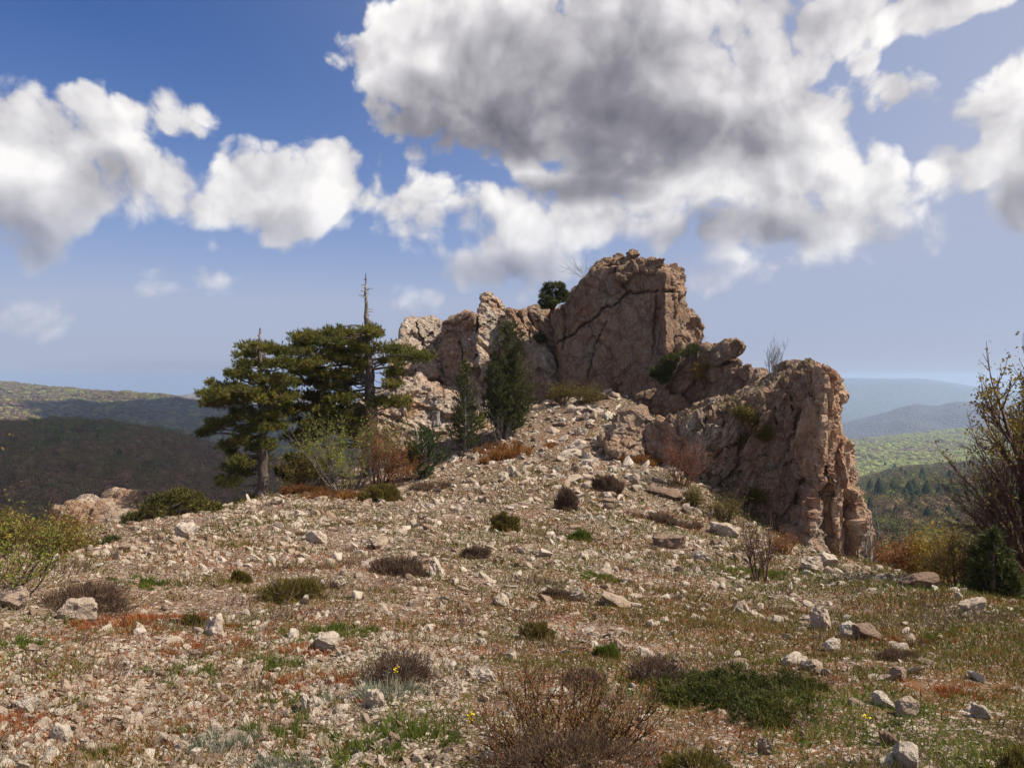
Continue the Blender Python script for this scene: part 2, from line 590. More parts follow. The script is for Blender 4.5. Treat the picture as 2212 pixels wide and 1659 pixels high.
def mat_ground(x):
    g = x.new('ShaderNodeNewGeometry')
    p = g.outputs['Position']
    sp = x.new('ShaderNodeSeparateXYZ'); x.put(sp.inputs[0], p)
    far = x.step(x.vm('LENGTH', p), 55.0, 140.0)
    grain = x.noise(p, 38.0, 4, 0.7)
    soil = x.ramp(x.m('ADD', x.m('MULTIPLY', x.noise(p, 1.3, 6, 0.68), 0.7), x.m('MULTIPLY', grain, 0.35)),
                  [(0.30, (0.042, 0.020, 0.009)), (0.45, (0.105, 0.050, 0.021)), (0.56, (0.155, 0.082, 0.040)), (0.66, (0.165, 0.052, 0.018)), (0.78, (0.23, 0.085, 0.030))])
    grass = x.ramp(grain, [(0.3, (0.026, 0.030, 0.007)), (0.55, (0.065, 0.060, 0.016)), (0.7, (0.10, 0.060, 0.020))])
    sx = x.m('DIVIDE', sp.outputs[0], x.m('ADD', x.m('ABSOLUTE', sp.outputs[1]), 2.0))
    base = x.mix(x.step(x.m('MULTIPLY_ADD', sx, 0.16, x.noise(p, 0.7, 6, 0.65)), 0.46, 0.62), soil, grass)
    # gravel too small to be picked up one by one
    warpv = x.vm('ADD', p, x.vm('MULTIPLY', x.noise(p, 20, 3, color=True), (0.05, 0.05, 0.05)))
    patchy = x.m('ADD', x.m('MULTIPLY', sx, 0.30), x.m('MULTIPLY_ADD', x.noise(p, 0.9, 5, 0.6), -1.9, 1.34))
    tones = [(0.0, (0.13, 0.085, 0.06)), (0.4, (0.24, 0.17, 0.125)), (0.8, (0.36, 0.28, 0.22)), (1.0, (0.47, 0.40, 0.33))]
    near, cov = base, 0.0
    for sc_n, thr in ((17.0, 0.06), (42.0, -0.10)):
        vd = x.voro(warpv, sc_n)
        sepc = x.new('ShaderNodeSeparateColor'); x.put(sepc.inputs[0], x.voro(warpv, sc_n, out='Color'))
        cover = x.m('MULTIPLY', x.step(vd, 0.62, 0.46), x.m('GREATER_THAN', sepc.outputs[1], x.m('ADD', patchy, thr)))
        near = x.mix(cover, near, x.ramp(sepc.outputs[0], tones))
        cov = x.m('ADD', x.m('MULTIPLY', cover, x.m('SUBTRACT', 0.65, vd)), cov)
    vale = x.ramp(x.noise(p, 0.004, 6, 0.6), [(0.3, (0.035, 0.05, 0.03)), (0.7, (0.09, 0.085, 0.05))])
    hgt = x.m('ADD', cov, x.m('MULTIPLY', x.noise(p, 60, 3), 0.25))
    return x.mix(far, near, vale), hgt, 1.0, 0.03


ground = put('ground', ground_sheet())
ground.data.materials.append(material('scree_soil', mat_ground, 0.95, 0.1))
tag(ground, 'stony mountain ground of pale gravel, rusty soil and thin turf', 'ground', kind='structure')


# ------------------------------------------------------------------ distant hills
def hill_surface(skyline, foot, d_ridge, d_foot, nt, nr, seed, rough, back=1.35, gully=1.0):
    us = np.linspace(skyline[0][0], skyline[-1][0], nt)
    sv = np.interp(us, [p[0] for p in skyline], [p[1] for p in skyline])
    fv = np.interp(us, [p[0] for p in foot], [p[1] for p in foot])
    rows = []
    tt = np.concatenate((np.linspace(0, 1, nr), np.linspace(1, back, 8)[1:]))
    top = np.array([at(u, v, d_ridge) for u, v in zip(us, sv)])
    bot = np.array([at(u, v, d_foot) for u, v in zip(us, fv)])
    ux = np.array([ray(u, 800)[0] for u in us])
    for t in tt:
        if t <= 1:
            d = d_foot + (d_ridge - d_foot) * t
            s = 0.72 * t + 0.28 * (1 - (1 - t) ** 2.2)
            # screen-monotone profile between foot and ridge
            z = bot[:, 2] + (top[:, 2] - bot[:, 2]) * s
        else:
            d = d_ridge * t
            z = top[:, 2] - (t - 1) * d_ridge * 0.55
        rows.append(np.stack((ux * d, np.full(nt, d), z), 1))
    v = np.array(rows)
    w = np.concatenate((np.sin(np.linspace(0, 1, nr) * math.pi) ** 0.7, np.zeros(7)))[:, None]
    q = v.reshape(-1, 3) * np.array([1, 1, 0]) / (d_ridge * 0.10)
    n = fbm(q, 5, seed).reshape(len(tt), nt)
    rid = 1 - 2 * np.abs(fbm(q * np.array([1.6, 0.5, 1]) + 9, 4, seed + 5).reshape(len(tt), nt))
    v[:, :, 2] += (n * 0.6 + rid * 0.4 * gully) * rough * w
    fine = fbm(v.reshape(-1, 3) * np.array([1, 1, 0]) / (d_ridge * 0.012), 3, seed + 8).reshape(len(tt), nt)
    v[:, :, 2] += fine * rough * 0.10 * np.minimum(1, w + 0.35)
    return v


def hill(name, label, surf, mat):
    nr, nt = surf.shape[:2]
    i = (np.arange(nr - 1)[:, None] * nt + np.arange(nt - 1)[None])
    f = np.stack((i, i + 1, i + nt + 1, i + nt), -1).reshape(-1, 4)
    o = put(name, mesh_from(name, surf.reshape(-1, 3), f, mat, True))
    return tag(o, label, 'hill', kind='structure')


def mat_wood(stops, patch, crown):
    """Wooded slope seen from afar: crowns as cells, patches of leafing and bare trees."""
    def b(x):
        g = x.new('ShaderNodeNewGeometry')
        p = x.vm('MULTIPLY', g.outputs['Position'], (1, 1, 0.4))
        f = x.m('ADD', x.m('MULTIPLY', x.noise(p, 1.0 / patch, 5, 0.6), 0.75), x.m('MULTIPLY', x.noise(p, 6.0 / patch, 4, 0.6), 0.45))
        col = x.ramp(x.m('SUBTRACT', f, 0.10), stops)
        d = x.voro(p, 1.0 / crown)
        sepc = x.new('ShaderNodeSeparateColor'); x.put(sepc.inputs[0], x.voro(p, 1.0 / crown, out='Color'))
        col = x.mix(x.m('MULTIPLY', sepc.outputs[0], 0.35), col, (0.03, 0.035, 0.02))
        return col, x.m('SUBTRACT', 1.0, d), 1.0, crown * 0.8
    return b


BARE = (0.105, 0.082, 0.066)
BARE2 = (0.085, 0.062, 0.060)
OLIVE = (0.085, 0.085, 0.035)
FRESH = (0.105, 0.150, 0.030)
DARKG = (0.022, 0.035, 0.016)
mw_left = material('leafing_beech_wood', mat_wood([(0.3, BARE2), (0.48, BARE), (0.60, OLIVE), (0.74, FRESH)], 320, 9), 1.0, 0.0)
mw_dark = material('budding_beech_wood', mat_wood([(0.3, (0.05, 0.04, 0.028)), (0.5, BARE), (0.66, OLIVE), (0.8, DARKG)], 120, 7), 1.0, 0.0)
mw_green = material('fresh_green_wood', mat_wood([(0.25, BARE), (0.4, OLIVE), (0.55, FRESH), (0.78, DARKG)], 300, 9), 1.0, 0.0)
mw_mauve = material('shaded_mauve_wood', mat_wood([(0.35, (0.07, 0.055, 0.075)), (0.55, (0.09, 0.07, 0.085)), (0.72, OLIVE)], 700, 14), 1.0, 0.0)  # cloud shadow on the ridge put into the mauve of its bare wood
mw_far = material('far_mountain_wood', mat_wood([(0.3, (0.04, 0.06, 0.05)), (0.6, (0.08, 0.09, 0.07)), (0.80, (0.16, 0.14, 0.12))], 1500, 30), 1.0, 0.0)

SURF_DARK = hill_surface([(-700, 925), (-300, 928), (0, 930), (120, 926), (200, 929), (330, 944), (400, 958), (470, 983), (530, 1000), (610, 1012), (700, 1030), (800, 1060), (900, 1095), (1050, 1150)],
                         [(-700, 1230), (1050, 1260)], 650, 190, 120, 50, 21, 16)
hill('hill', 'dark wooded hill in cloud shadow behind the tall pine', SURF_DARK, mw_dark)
SURF_LEFT = hill_surface([(-900, 800), (-300, 818), (0, 831), (100, 838), (200, 848), (260, 851), (320, 858), (400, 872), (520, 880), (650, 890), (760, 902), (900, 915), (1100, 950)],
                         [(-900, 1020), (1100, 1050)], 2300, 950, 160, 56, 31, 60)
hill('hill', 'long wooded hill half in sunlight and half in cloud shadow', SURF_LEFT, mw_left)
SURF_TAN = hill_surface([(150, 900), (300, 876), (350, 862), (400, 852), (440, 847), (500, 846), (600, 850), (760, 868), (1000, 900)],
                        [(150, 930), (1000, 940)], 4200, 3000, 120, 30, 41, 40)
hill('hill', 'pale bare hilltop peeping out over the shadowed ridge', SURF_TAN,
     material('bare_hilltop', mat_wood([(0.3, (0.16, 0.14, 0.10)), (0.6, (0.26, 0.23, 0.17)), (0.8, (0.12, 0.12, 0.07))], 500, 30), 1.0, 0.0))
SURF_BLUE = hill_surface([(560, 862), (700, 850), (790, 846), (830, 838), (870, 833), (1000, 830), (1300, 826), (1600, 840), (1800, 850)],
                         [(560, 900), (1800, 900)], 16000, 9000, 100, 20, 51, 150)
hill('hill', 'faint blue mountain ridge seen under the boughs beside the crag', SURF_BLUE, mw_far)
SURF_FAR = hill_surface([(1300, 850), (1600, 826), (1760, 818), (1822, 816), (1860, 817), (1930, 818), (1990, 818), (2040, 824), (2100, 834), (2212, 845), (2500, 858), (2900, 870)],
                        [(1300, 960), (2900, 960)], 9500, 5200, 160, 40, 61, 160)
hill('mountain', 'broad pale blue mountain on the horizon beyond the buttress', SURF_FAR, mw_far)
SURF_MAUVE = hill_surface([(1500, 990), (1700, 950), (1830, 912), (1870, 902), (1920, 890), (1950, 880), (1975, 874), (2000, 877), (2030, 877), (2060, 868), (2100, 868), (2212, 882), (2500, 900), (2900, 930)],
                          [(1500, 985), (2900, 985)], 4300, 2900, 160, 40, 71, 90)
hill('hill', 'mauve wooded ridge in the middle distance below the blue mountain', SURF_MAUVE, mw_mauve)
SURF_GREEN = hill_surface([(1400, 970), (1700, 958), (1833, 952), (1900, 947), (1960, 940), (2040, 932), (2100, 929), (2212, 925), (2500, 930), (2900, 940)],
                          [(1400, 1075), (2900, 1060)], 2500, 950, 150, 48, 81, 34)
hill('hill', 'sunlit fresh green wooded slope across the valley', SURF_GREEN, mw_green)
SURF_NEAR = hill_surface([(1400, 1060), (1700, 1048), (1840, 1046), (1900, 1036), (1950, 1022), (2050, 1015), (2212, 1000), (2500, 1000), (2900, 1010)],
                         [(1400, 1300), (2900, 1330)], 800, 150, 160, 60, 91, 14)
hill('hill', 'near valley side with dark conifers among green and bare beeches', SURF_NEAR, mw_green)


# ------------------------------------------------------------------ limestone
def mat_rock(pale=0.5, rust=0.3, dark=0.3, moss=0.0, stretch=1.0, bright=1.0):
    def b(x):
        g = x.new('ShaderNodeNewGeometry')
        p = g.outputs['Position']
        ps = x.vm('MULTIPLY', p, (1, 1, stretch))
        big = x.noise(ps, 0.45, 6, 0.62)
        mid = x.noise(ps, 2.3, 6, 0.65)
        fine = x.noise(p, 16.0, 5, 0.7)
        k = bright
        col = x.ramp(x.m('ADD', x.m('MULTIPLY', mid, 0.7), x.m('MULTIPLY', fine, 0.35)),
                     [(0.30, (0.20 * k, 0.120 * k, 0.076 * k)), (0.48, (0.345 * k, 0.222 * k, 0.145 * k)), (0.62, (0.45 * k, 0.31 * k, 0.215 * k)), (0.8, (0.50 * k, 0.385 * k, 0.295 * k))])
        col = x.mix(x.m('MULTIPLY', x.step(big, 0.66 - 0.36 * pale, 0.74 - 0.2 * pale), 0.85), col,
                    x.ramp(fine, [(0.3, (0.39, 0.32, 0.255)), (0.7, (0.58, 0.50, 0.41))]))
        gy = x.m('MULTIPLY', x.step(x.noise(ps, 0.75, 6, 0.66), 0.50, 0.66), 0.55)
        col = x.mix(gy, col, x.ramp(fine, [(0.3, (0.24 * k, 0.215 * k, 0.185 * k)), (0.7, (0.46 * k, 0.42 * k, 0.37 * k))]))
        rs = x.m('MULTIPLY', x.step(x.noise(ps, 1.1, 6, 0.68, 0.6), 0.62 - 0.16 * rust, 0.80 - 0.16 * rust), 0.8)
        col = x.mix(rs, col, x.ramp(fine, [(0.3, (0.22, 0.085, 0.045)), (0.7, (0.40, 0.19, 0.10))]))
        dk = x.m('MULTIPLY', x.step(x.noise(x.vm('MULTIPLY', p, (1.6, 1.6, 0.35)), 1.7, 6, 0.7), 0.66 - 0.16 * dark, 0.82 - 0.16 * dark), 0.62)
        col = x.mix(dk, col, (0.085, 0.070, 0.062))
        spk = x.m('MULTIPLY', x.step(x.noise(p, 38.0, 3, 0.6), 0.60, 0.72), 0.45)
        col = x.mix(spk, col, (0.10, 0.08, 0.07))
        if moss:
            up = x.new('ShaderNodeSeparateXYZ'); x.put(up.inputs[0], g.outputs['Normal'])
            mf = x.m('MULTIPLY', x.step(up.outputs[2], 0.35, 0.75), x.step(x.noise(p, 1.6, 5, 0.65), 0.62 - 0.2 * moss, 0.72 - 0.2 * moss))
            col = x.mix(mf, col, x.ramp(fine, [(0.35, (0.045, 0.050, 0.016)), (0.65, (0.13, 0.11, 0.04))]))
        wv = x.vm('ADD', ps, x.vm('MULTIPLY', x.noise(p, 1.7, 4, color=True), (0.55, 0.55, 0.55)))
        fr1 = x.step(x.voro(wv, 1.5, 'DISTANCE_TO_EDGE'), 0.0, 0.035)
        fr2 = x.step(x.voro(wv, 4.2, 'DISTANCE_TO_EDGE'), 0.0, 0.06)
        h = x.m('ADD', x.m('MULTIPLY', x.noise(p, 5.0, 8, 0.72), 0.9), x.m('MULTIPLY', x.voro(wv, 3.2, 'F1'), 0.55))
        h = x.m('ADD', h, x.m('ADD', x.m('MULTIPLY', fr1, 0.45), x.m('MULTIPLY', fr2, x.m('MULTIPLY', big, 0.5))))
        return col, h, 1.0, 0.14
    return b


ROCK_SLAB = material('brown_stained_limestone', mat_rock(0.16, 0.50, 0.55, 0.0, 0.8, 0.70), 0.93, 0.15)
ROCK_PALE = material('pale_limestone', mat_rock(0.70, 0.28, 0.18, 0.0, 1.0, 1.05), 0.93, 0.15)
ROCK_TAN = material('tan_limestone', mat_rock(0.40, 0.38, 0.40, 0.0, 1.0, 0.88), 0.93, 0.15)
ROCK_BUTT = material('streaked_limestone', mat_rock(0.34, 0.30, 0.62, 0.8, 0.5, 0.78), 0.93, 0.15)
ROCK_LIT_RUST = material('sunlit_rust_limestone', mat_rock(0.45, 0.85, 0.10, 0.0, 0.5, 1.15), 0.93, 0.15)  # rust stain, plus sun on the buttress edges painted in as brighter rock


def block_mesh(bm, sheet, poly, d, thick, lean=0.0, turn=0.0, bevel=0.93, back=0.8):
    uv = [S(sheet, *p) for p in poly]
    us = np.array([p[0] for p in uv]); vs = np.array([p[1] for p in uv])
    fu = (us - us.min()) / (np.ptp(us) + 1e-9) - 0.5
    fv = (vs.max() - vs) / (np.ptp(vs) + 1e-9)
    P = np.array([at(u, v, d + turn * a + lean * b) for u, v, a, b in zip(us, vs, fu, fv)])
    c = P.mean(0)
    rings = []
    for s, dy in ((bevel, 0.0), (1.0, 0.16), (0.99, 0.6), (back, 1.0)):
        q = P.copy()
        q[:, 0] = c[0] + (P[:, 0] - c[0]) * s
        q[:, 2] = c[2] + (P[:, 2] - c[2]) * s
        q[:, 1] = P[:, 1] + dy * thick
        rings.append([bm.verts.new(p) for p in q])
    n = len(poly)
    for a, b in zip(rings[:-1], rings[1:]):
        for i in range(n):
            bm.faces.new((a[i], a[(i + 1) % n], b[(i + 1) % n], b[i]))
    bm.faces.new(rings[0][::-1]); bm.faces.new(rings[-1])


STYLE = {  # broad facets, small facets, relief, cell stretch, groove
    'slab': (0.10, 1.5, 0.040, 0.45, 0.09, (1, 1, 0.8), 0.05),
    'rugged': (0.24, 1.15, 0.07, 0.42, 0.13, (1, 1, 1.0), 0.09),
    'blocky': (0.12, 1.1, 0.05, 0.40, 0.08, (1, 1, 1.0), 0.07),
    'flute': (0.15, 0.70, 0.075, 0.28, 0.12, (1, 1, 0.35), 0.10),
    'strip': (0.05, 0.7, 0.035, 0.26, 0.07, (1, 1, 0.45), 0.06),
    'rib': (0.15, 0.8, 0.06, 0.30, 0.10, (1.0, 1.0, 0.5), 0.07),
}


def rock_mesh(name, blocks, style, mat, voxel=0.075, cracks=(), seed=0, shear=0.0):
    bm = bmesh.new()
    for b in blocks:
        block_mesh(bm, *b[:4], **(b[4] if len(b) > 4 else {}))
    bmesh.ops.recalc_face_normals(bm, faces=bm.faces)
    me = bpy.data.meshes.new(name + '_raw')
    bm.to_mesh(me); bm.free()
    o = bpy.data.objects.new('tmp', me)
    COL.objects.link(o)
    md = o.modifiers.new('r', 'REMESH')
    md.mode = 'VOXEL'
    md.voxel_size = voxel
    dg = bpy.context.evaluated_depsgraph_get()
    res = bpy.data.meshes.new_from_object(o.evaluated_get(dg))
    bpy.data.objects.remove(o); bpy.data.meshes.remove(me)
    n = len(res.vertices)
    co = np.empty(n * 3, dtype=np.float32); res.vertices.foreach_get('co', co); co = co.reshape(-1, 3).astype(float)
    no = np.empty(n * 3, dtype=np.float32); res.vertex_normals.foreach_get('vector', no); no = no.reshape(-1, 3).astype(float)
    A1, L1, A2, L2, AF, st, gr = STYLE[style]
    st = np.array(st)
    ang = (seed * 0.37) % 1.2 - 0.6
    rot = np.array([[math.cos(ang), 0, math.sin(ang)], [0, 1, 0], [-math.sin(ang), 0, math.cos(ang)]])
    wp = (co + 0.30 * np.stack([fbm(co * 0.7, 3, seed + k) for k in (1, 2, 3)], 1)) @ rot
    wp[:, 2] += shear * wp[:, 0]
    open_ = sstep(fbm(co * 0.55, 3, seed + 30), -0.05, 0.45)
    f1, f2, off, rid = cells(wp * st / L1, seed + 40)
    dsp = A1 * (rid[:, 0] * 0.75 + (off * rid).sum(1) * 1.5)
    dsp -= gr * 1.1 * open_ * np.exp(-((f2 - f1) / 0.05) ** 2)
    wp2 = (co + 0.10 * np.stack([fbm(co * 2.2, 2, seed + k) for k in (5, 6, 7)], 1)) @ rot
    wp2[:, 2] += shear * wp2[:, 0]
    f1, f2, off, rid = cells(wp2 * st / L2, seed + 60)
    dsp += A2 * (rid[:, 0] * 0.7 + (off * rid).sum(1) * 1.6)
    dsp -= gr * 0.35 * open_ * np.exp(-((f2 - f1) / 0.06) ** 2)
    f1, f2, off, rid = cells(wp2 * st / (L2 * 0.42), seed + 65)
    dsp += A2 * 0.42 * (rid[:, 0] * 0.6 + (off * rid).sum(1) * 1.6)
    q = (wp * st) * 1.5
    dsp += AF * 0.55 * (1 - 2.6 * np.abs(fbm(q, 4, seed + 70)))
    bed = (wp[:, 2] * 0.95 + wp[:, 0] * 0.25) / 0.55 + 0.5 * fbm(co * 0.8, 2, seed + 75)
    dsp += AF * (0.35 if style in ('slab', 'rib') else 0.10) * ((bed - np.floor(bed)) - 0.5) * sstep(fbm(co * 0.4, 2, seed + 76), -0.1, 0.3)
    dsp += AF * fbm(co * 0.9, 3, seed + 80) + AF * 0.30 * fbm(co * 4.5, 4, seed + 81, 0.65)
    co2 = co + no * dsp[:, None]
    for (sheet, line, w, dep) in cracks:
        pts = np.array([S(sheet, *p) for p in line])
        uu = 1106 + F_PX * co[:, 0] / co[:, 1]
        vv = 829.5 - F_PX * (co[:, 2] / co[:, 1] - math.tan(PITCH))
        uu = uu + 9.0 * fbm(co * 1.9, 4, seed + 90, 0.6); vv = vv + 9.0 * fbm(co * 1.9 + 7, 4, seed + 91, 0.6)
        best = np.full(n, 1e9)
        for a, b in zip(pts[:-1], pts[1:]):
            ab = b - a
            t = np.clip(((uu - a[0]) * ab[0] + (vv - a[1]) * ab[1]) / (ab @ ab + 1e-9), 0, 1)
            best = np.minimum(best, np.hypot(uu - a[0] - t * ab[0], vv - a[1] - t * ab[1]))
        wm = w * F_PX / co[:, 1] * np.clip(0.75 + 1.3 * fbm(co * 1.1 + 3, 2, seed + 92), 0.25, 1.6)
        front = np.clip(-no[:, 1] * 2, 0, 1)
        co2[:, 1] += dep * front * np.exp(-(best / wm) ** 2)
    res.vertices.foreach_set('co', co2.astype(np.float32).ravel())
    res.polygons.foreach_set('use_smooth', np.full(len(res.polygons), style == 'slab'))
    res.materials.clear()
    res.materials.append(mat)
    res.name = name
    res.update()
    return res


def crag(name, label, blocks, style, mat, cat='crag', parent=None, **kw):
    me = rock_mesh(name, blocks, style, mat, **kw)
    n = len(me.vertices)
    co = np.empty(n * 3, dtype=np.float32); me.vertices.foreach_get('co', co); co = co.reshape(-1, 3)
    if parent is None:
        org = np.array((co[:, 0].mean(), co[:, 1].mean(), co[:, 2].min()))
    else:
        org = np.array(parent.location)
    me.vertices.foreach_set('co', (co - org).astype(np.float32).ravel())
    me.update()
    o = put(name, me, parent)
    if parent is None:
        o.location = org
        tag(o, label, cat)
    elif label:
        o['label'] = label
    return o


# the tall slab: wall with its side blocks and the loose blocks of its crest as parts
slab_root = empty('summit_crag', at(1390, 860, 37.5))
tag(slab_root, 'tallest brown crag with a broad smooth cracked face', 'crag')
crag('face', None, [
    (1, [(1165, 470), (1170, 435), (1215, 420), (1270, 400), (1292, 312), (1330, 275), (1420, 195), (1480, 150), (1580, 150), (1720, 165), (1830, 165), (1935, 215), (1985, 330), (1990, 420), (1985, 560),
         (1970, 690), (1970, 900), (1940, 1120), (1700, 1160), (1480, 1160), (1330, 1140), (1250, 1060), (1235, 900), (1215, 760), (1190, 640)], 35.6, 4.2, dict(lean=0.5, turn=-1.9, bevel=0.97)),
    (1, [(1900, 190), (2000, 215), (2022, 300), (2025, 380), (2050, 430), (2050, 690), (1900, 760), (1890, 400)], 35.0, 3.2, dict(lean=0.5, turn=1.6)),
], 'slab', ROCK_SLAB, parent=slab_root, seed=101, voxel=0.068, cracks=[
    (1, [(1200, 650), (1310, 610), (1400, 540), (1500, 440), (1600, 385), (1680, 340), (1780, 335), (1900, 320), (1975, 322)], 0.05, 0.42),
    (1, [(1580, 170), (1590, 240), (1640, 290), (1660, 340)], 0.05, 0.32),
    (1, [(1520, 500), (1480, 600), (1440, 720), (1410, 830), (1395, 900)], 0.045, 0.32),
    (1, [(1860, 340), (1850, 460), (1845, 600), (1830, 740)], 0.04, 0.26),
    (1, [(1590, 210), (1640, 245), (1720, 190)], 0.04, 0.22),
    (1, [(1510, 270), (1520, 360), (1505, 470)], 0.03, 0.12), (1, [(1380, 320), (1390, 400), (1340, 470)], 0.03, 0.10),
    (1, [(1640, 920), (1560, 985), (1480, 1000)], 0.04, 0.14), (1, [(1700, 900), (1780, 830), (1840, 800)], 0.03, 0.14),
    (1, [(1240, 440), (1250, 560), (1230, 700), (1220, 800)], 0.05, 0.26)])
for k, (poly, d, th, kw, seed) in enumerate([
    ([(1905, 185), (1960, 175), (2012, 195), (2022, 245), (2026, 350), (1990, 355), (1960, 300), (1935, 260)], 35.1, 2.4, dict(lean=0.6, turn=1.0), 1),
    ([(1990, 350), (2030, 378), (2060, 425), (2092, 430), (2112, 492), (2126, 512), (2120, 600), (2112, 660), (2050, 690), (1975, 700), (1985, 520)], 35.6, 2.8, dict(lean=1.2, turn=1.6), 2),
    ([(1800, 130), (1830, 114), (1912, 104), (1898, 150), (1860, 172), (1800, 165)], 35.4, 1.6, dict(lean=-0.2, turn=-0.3), 3),
    ([(1556, 150), (1568, 108), (1600, 80), (1624, 84), (1640, 100), (1622, 150)], 36.9, 1.4, dict(lean=0.4), 4),
    ([(1610, 150), (1650, 98), (1702, 76), (1718, 100), (1722, 150), (1690, 170)], 36.7, 1.5, dict(lean=0.4), 5),
    ([(1586, 215), (1600, 175), (1690, 130), (1722, 150), (1724, 195), (1640, 248), (1604, 240)], 35.5, 1.2, dict(lean=0.2, turn=-.3), 6),
    ([(1715, 150), (1745, 120), (1800, 126), (1836, 150), (1830, 210), (1760, 215)], 35.4, 1.8, dict(lean=0.3, turn=-.2), 7),
    ([(1420, 200), (1470, 145), (1520, 122), (1570, 125), (1590, 165), (1570, 210), (1480, 230)], 36.6, 1.6, dict(lean=0.4), 8),
]):
    crag('block', None, [(1, poly, d, th, kw)], 'rugged' if k < 2 else 'blocky', ROCK_TAN if k < 2 else ROCK_SLAB, parent=slab_root, seed=140 + seed, voxel=0.07)

crag('crag', 'pale sunlit crag at the far end of the outcrop behind the pines',
     [(1, [(90, 860), (110, 760), (135, 660), (175, 640), (180, 575), (208, 512), (240, 502), (290, 516), (302, 498), (400, 494), (452, 520), (456, 600), (440, 700), (420, 900), (300, 960), (120, 960)], 38.6, 3.6, dict(lean=2.2, turn=1.6))],
     'blocky', ROCK_PALE, seed=203, shear=0.5, cracks=[(1, [(290, 520), (300, 600), (330, 640), (360, 700)], 0.05, 0.4), (1, [(200, 640), (260, 600), (330, 640), (400, 600)], 0.05, 0.25)])
crag('crag', 'brown overhanging crag between the pale crag and the pointed spire',
     [(1, [(448, 520), (500, 488), (560, 474), (620, 456), (682, 490), (690, 640), (700, 780), (740, 900), (760, 1040), (560, 1050), (420, 960), (360, 820), (440, 700), (456, 600)], 38.0, 3.6, dict(lean=-0.2, turn=-1.2))],
     'blocky', ROCK_TAN, seed=211, cracks=[(1, [(690, 480), (686, 560), (682, 650)], 0.06, 0.5), (1, [(570, 640), (585, 720), (580, 780)], 0.04, 0.25), (1, [(455, 545), (540, 545), (640, 500)], 0.05, 0.2)])
crag('spire', 'pointed pale spire of rock standing up mid-ridge',
     [(1, [(684, 560), (686, 470), (700, 400), (706, 350), (735, 332), (775, 346), (812, 366), (826, 395), (850, 420), (872, 440), (872, 560), (880, 700), (800, 900), (700, 900), (690, 740), (660, 690)], 36.8, 3.0, dict(lean=1.8, turn=1.3))],
     'blocky', ROCK_PALE, seed=224, shear=0.9, cracks=[(1, [(700, 400), (780, 380), (830, 440)], 0.04, 0.2), (1, [(690, 560), (780, 520), (860, 540)], 0.05, 0.25)])
crag('rib', 'slanting tan rock rib running down left of the tall slab',
     [(1, [(850, 440), (900, 430), (985, 436), (1012, 442), (1060, 420), (1085, 440), (1150, 450), (1168, 520), (1195, 660), (1230, 800), (1268, 930), (1270, 1080), (1200, 1180), (1080, 1200), (1000, 1190), (940, 1100), (900, 900), (860, 760)], 36.2, 3.6, dict(lean=2.4, turn=1.2))],
     'rib', ROCK_TAN, seed=231, shear=1.1, cracks=[(1, [(1000, 440), (1050, 560), (1120, 640), (1180, 760), (1240, 900)], 0.05, 0.35), (1, [(930, 450), (990, 560), (1030, 660)], 0.05, 0.3)])
crag('crag', 'lower pale rock shoulder under the spire behind the young pines',
     [(1, [(640, 700), (700, 660), (800, 650), (850, 700), (900, 860), (960, 1060), (960, 1260), (740, 1300), (640, 1200), (600, 900)], 36.0, 3.0, dict(lean=1.6, turn=0.8)),
      (1, [(120, 850), (260, 790), (420, 800), (600, 900), (720, 1010), (760, 1260), (500, 1300), (200, 1200), (90, 980)], 37.4, 3.2, dict(lean=0.8, turn=0.0))],
     'rugged', ROCK_TAN, seed=241, shear=0.4)
crag('crag', 'low pale knoll of weathered limestone with the grey stump on it',
     [(1, [(-60, 990), (30, 980), (120, 1000), (140, 950), (180, 912), (250, 915), (275, 882), (312, 905), (322, 942), (382, 930), (412, 970), (500, 1000), (545, 1040), (565, 1180), (560, 1290), (520, 1400), (300, 1420), (0, 1400), (-120, 1300), (-120, 1060)], 32.4, 3.4, dict(lean=2.2, turn=0.8))],
     'rugged', ROCK_PALE, seed=251, cracks=[(1, [(40, 1140), (140, 1160), (260, 1230)], 0.05, 0.2)])
crag('crag', 'brown rock shoulder below the dark pine shrub right of the slab',
     [(2, [(215, 470), (300, 440), (380, 420), (440, 330), (520, 260), (560, 238), (610, 180), (660, 150), (722, 182), (712, 240), (700, 300), (705, 420), (670, 530), (600, 620), (490, 680), (380, 680), (280, 620), (230, 540)], 33.4, 3.2, dict(lean=0.5, turn=-1.3))],
     'blocky', ROCK_SLAB, seed=261, cracks=[(2, [(560, 240), (580, 330), (570, 420)], 0.04, 0.15)])
lean_root = empty('leaning_block', at(*S(2, 780, 510), 32.0))
tag(lean_root, 'brown leaning block capped by a rounded boulder against the sky', 'rock')
crag('lower_block', None, [(2, [(686, 330), (705, 290), (740, 292), (800, 262), (858, 232), (886, 262), (864, 330), (862, 480), (800, 530), (676, 540), (690, 420)], 31.8, 2.2, dict(lean=0.2, turn=-0.6))],
     'slab', ROCK_SLAB, parent=lean_root, seed=271)
crag('cap_boulder', None, [(2, [(694, 292), (712, 230), (742, 180), (782, 136), (812, 122), (868, 146), (882, 172), (878, 208), (856, 230), (790, 262), (730, 296)], 31.6, 1.8, dict(lean=0.2, turn=-0.5))],
     'blocky', ROCK_SLAB, parent=lean_root, seed=281)
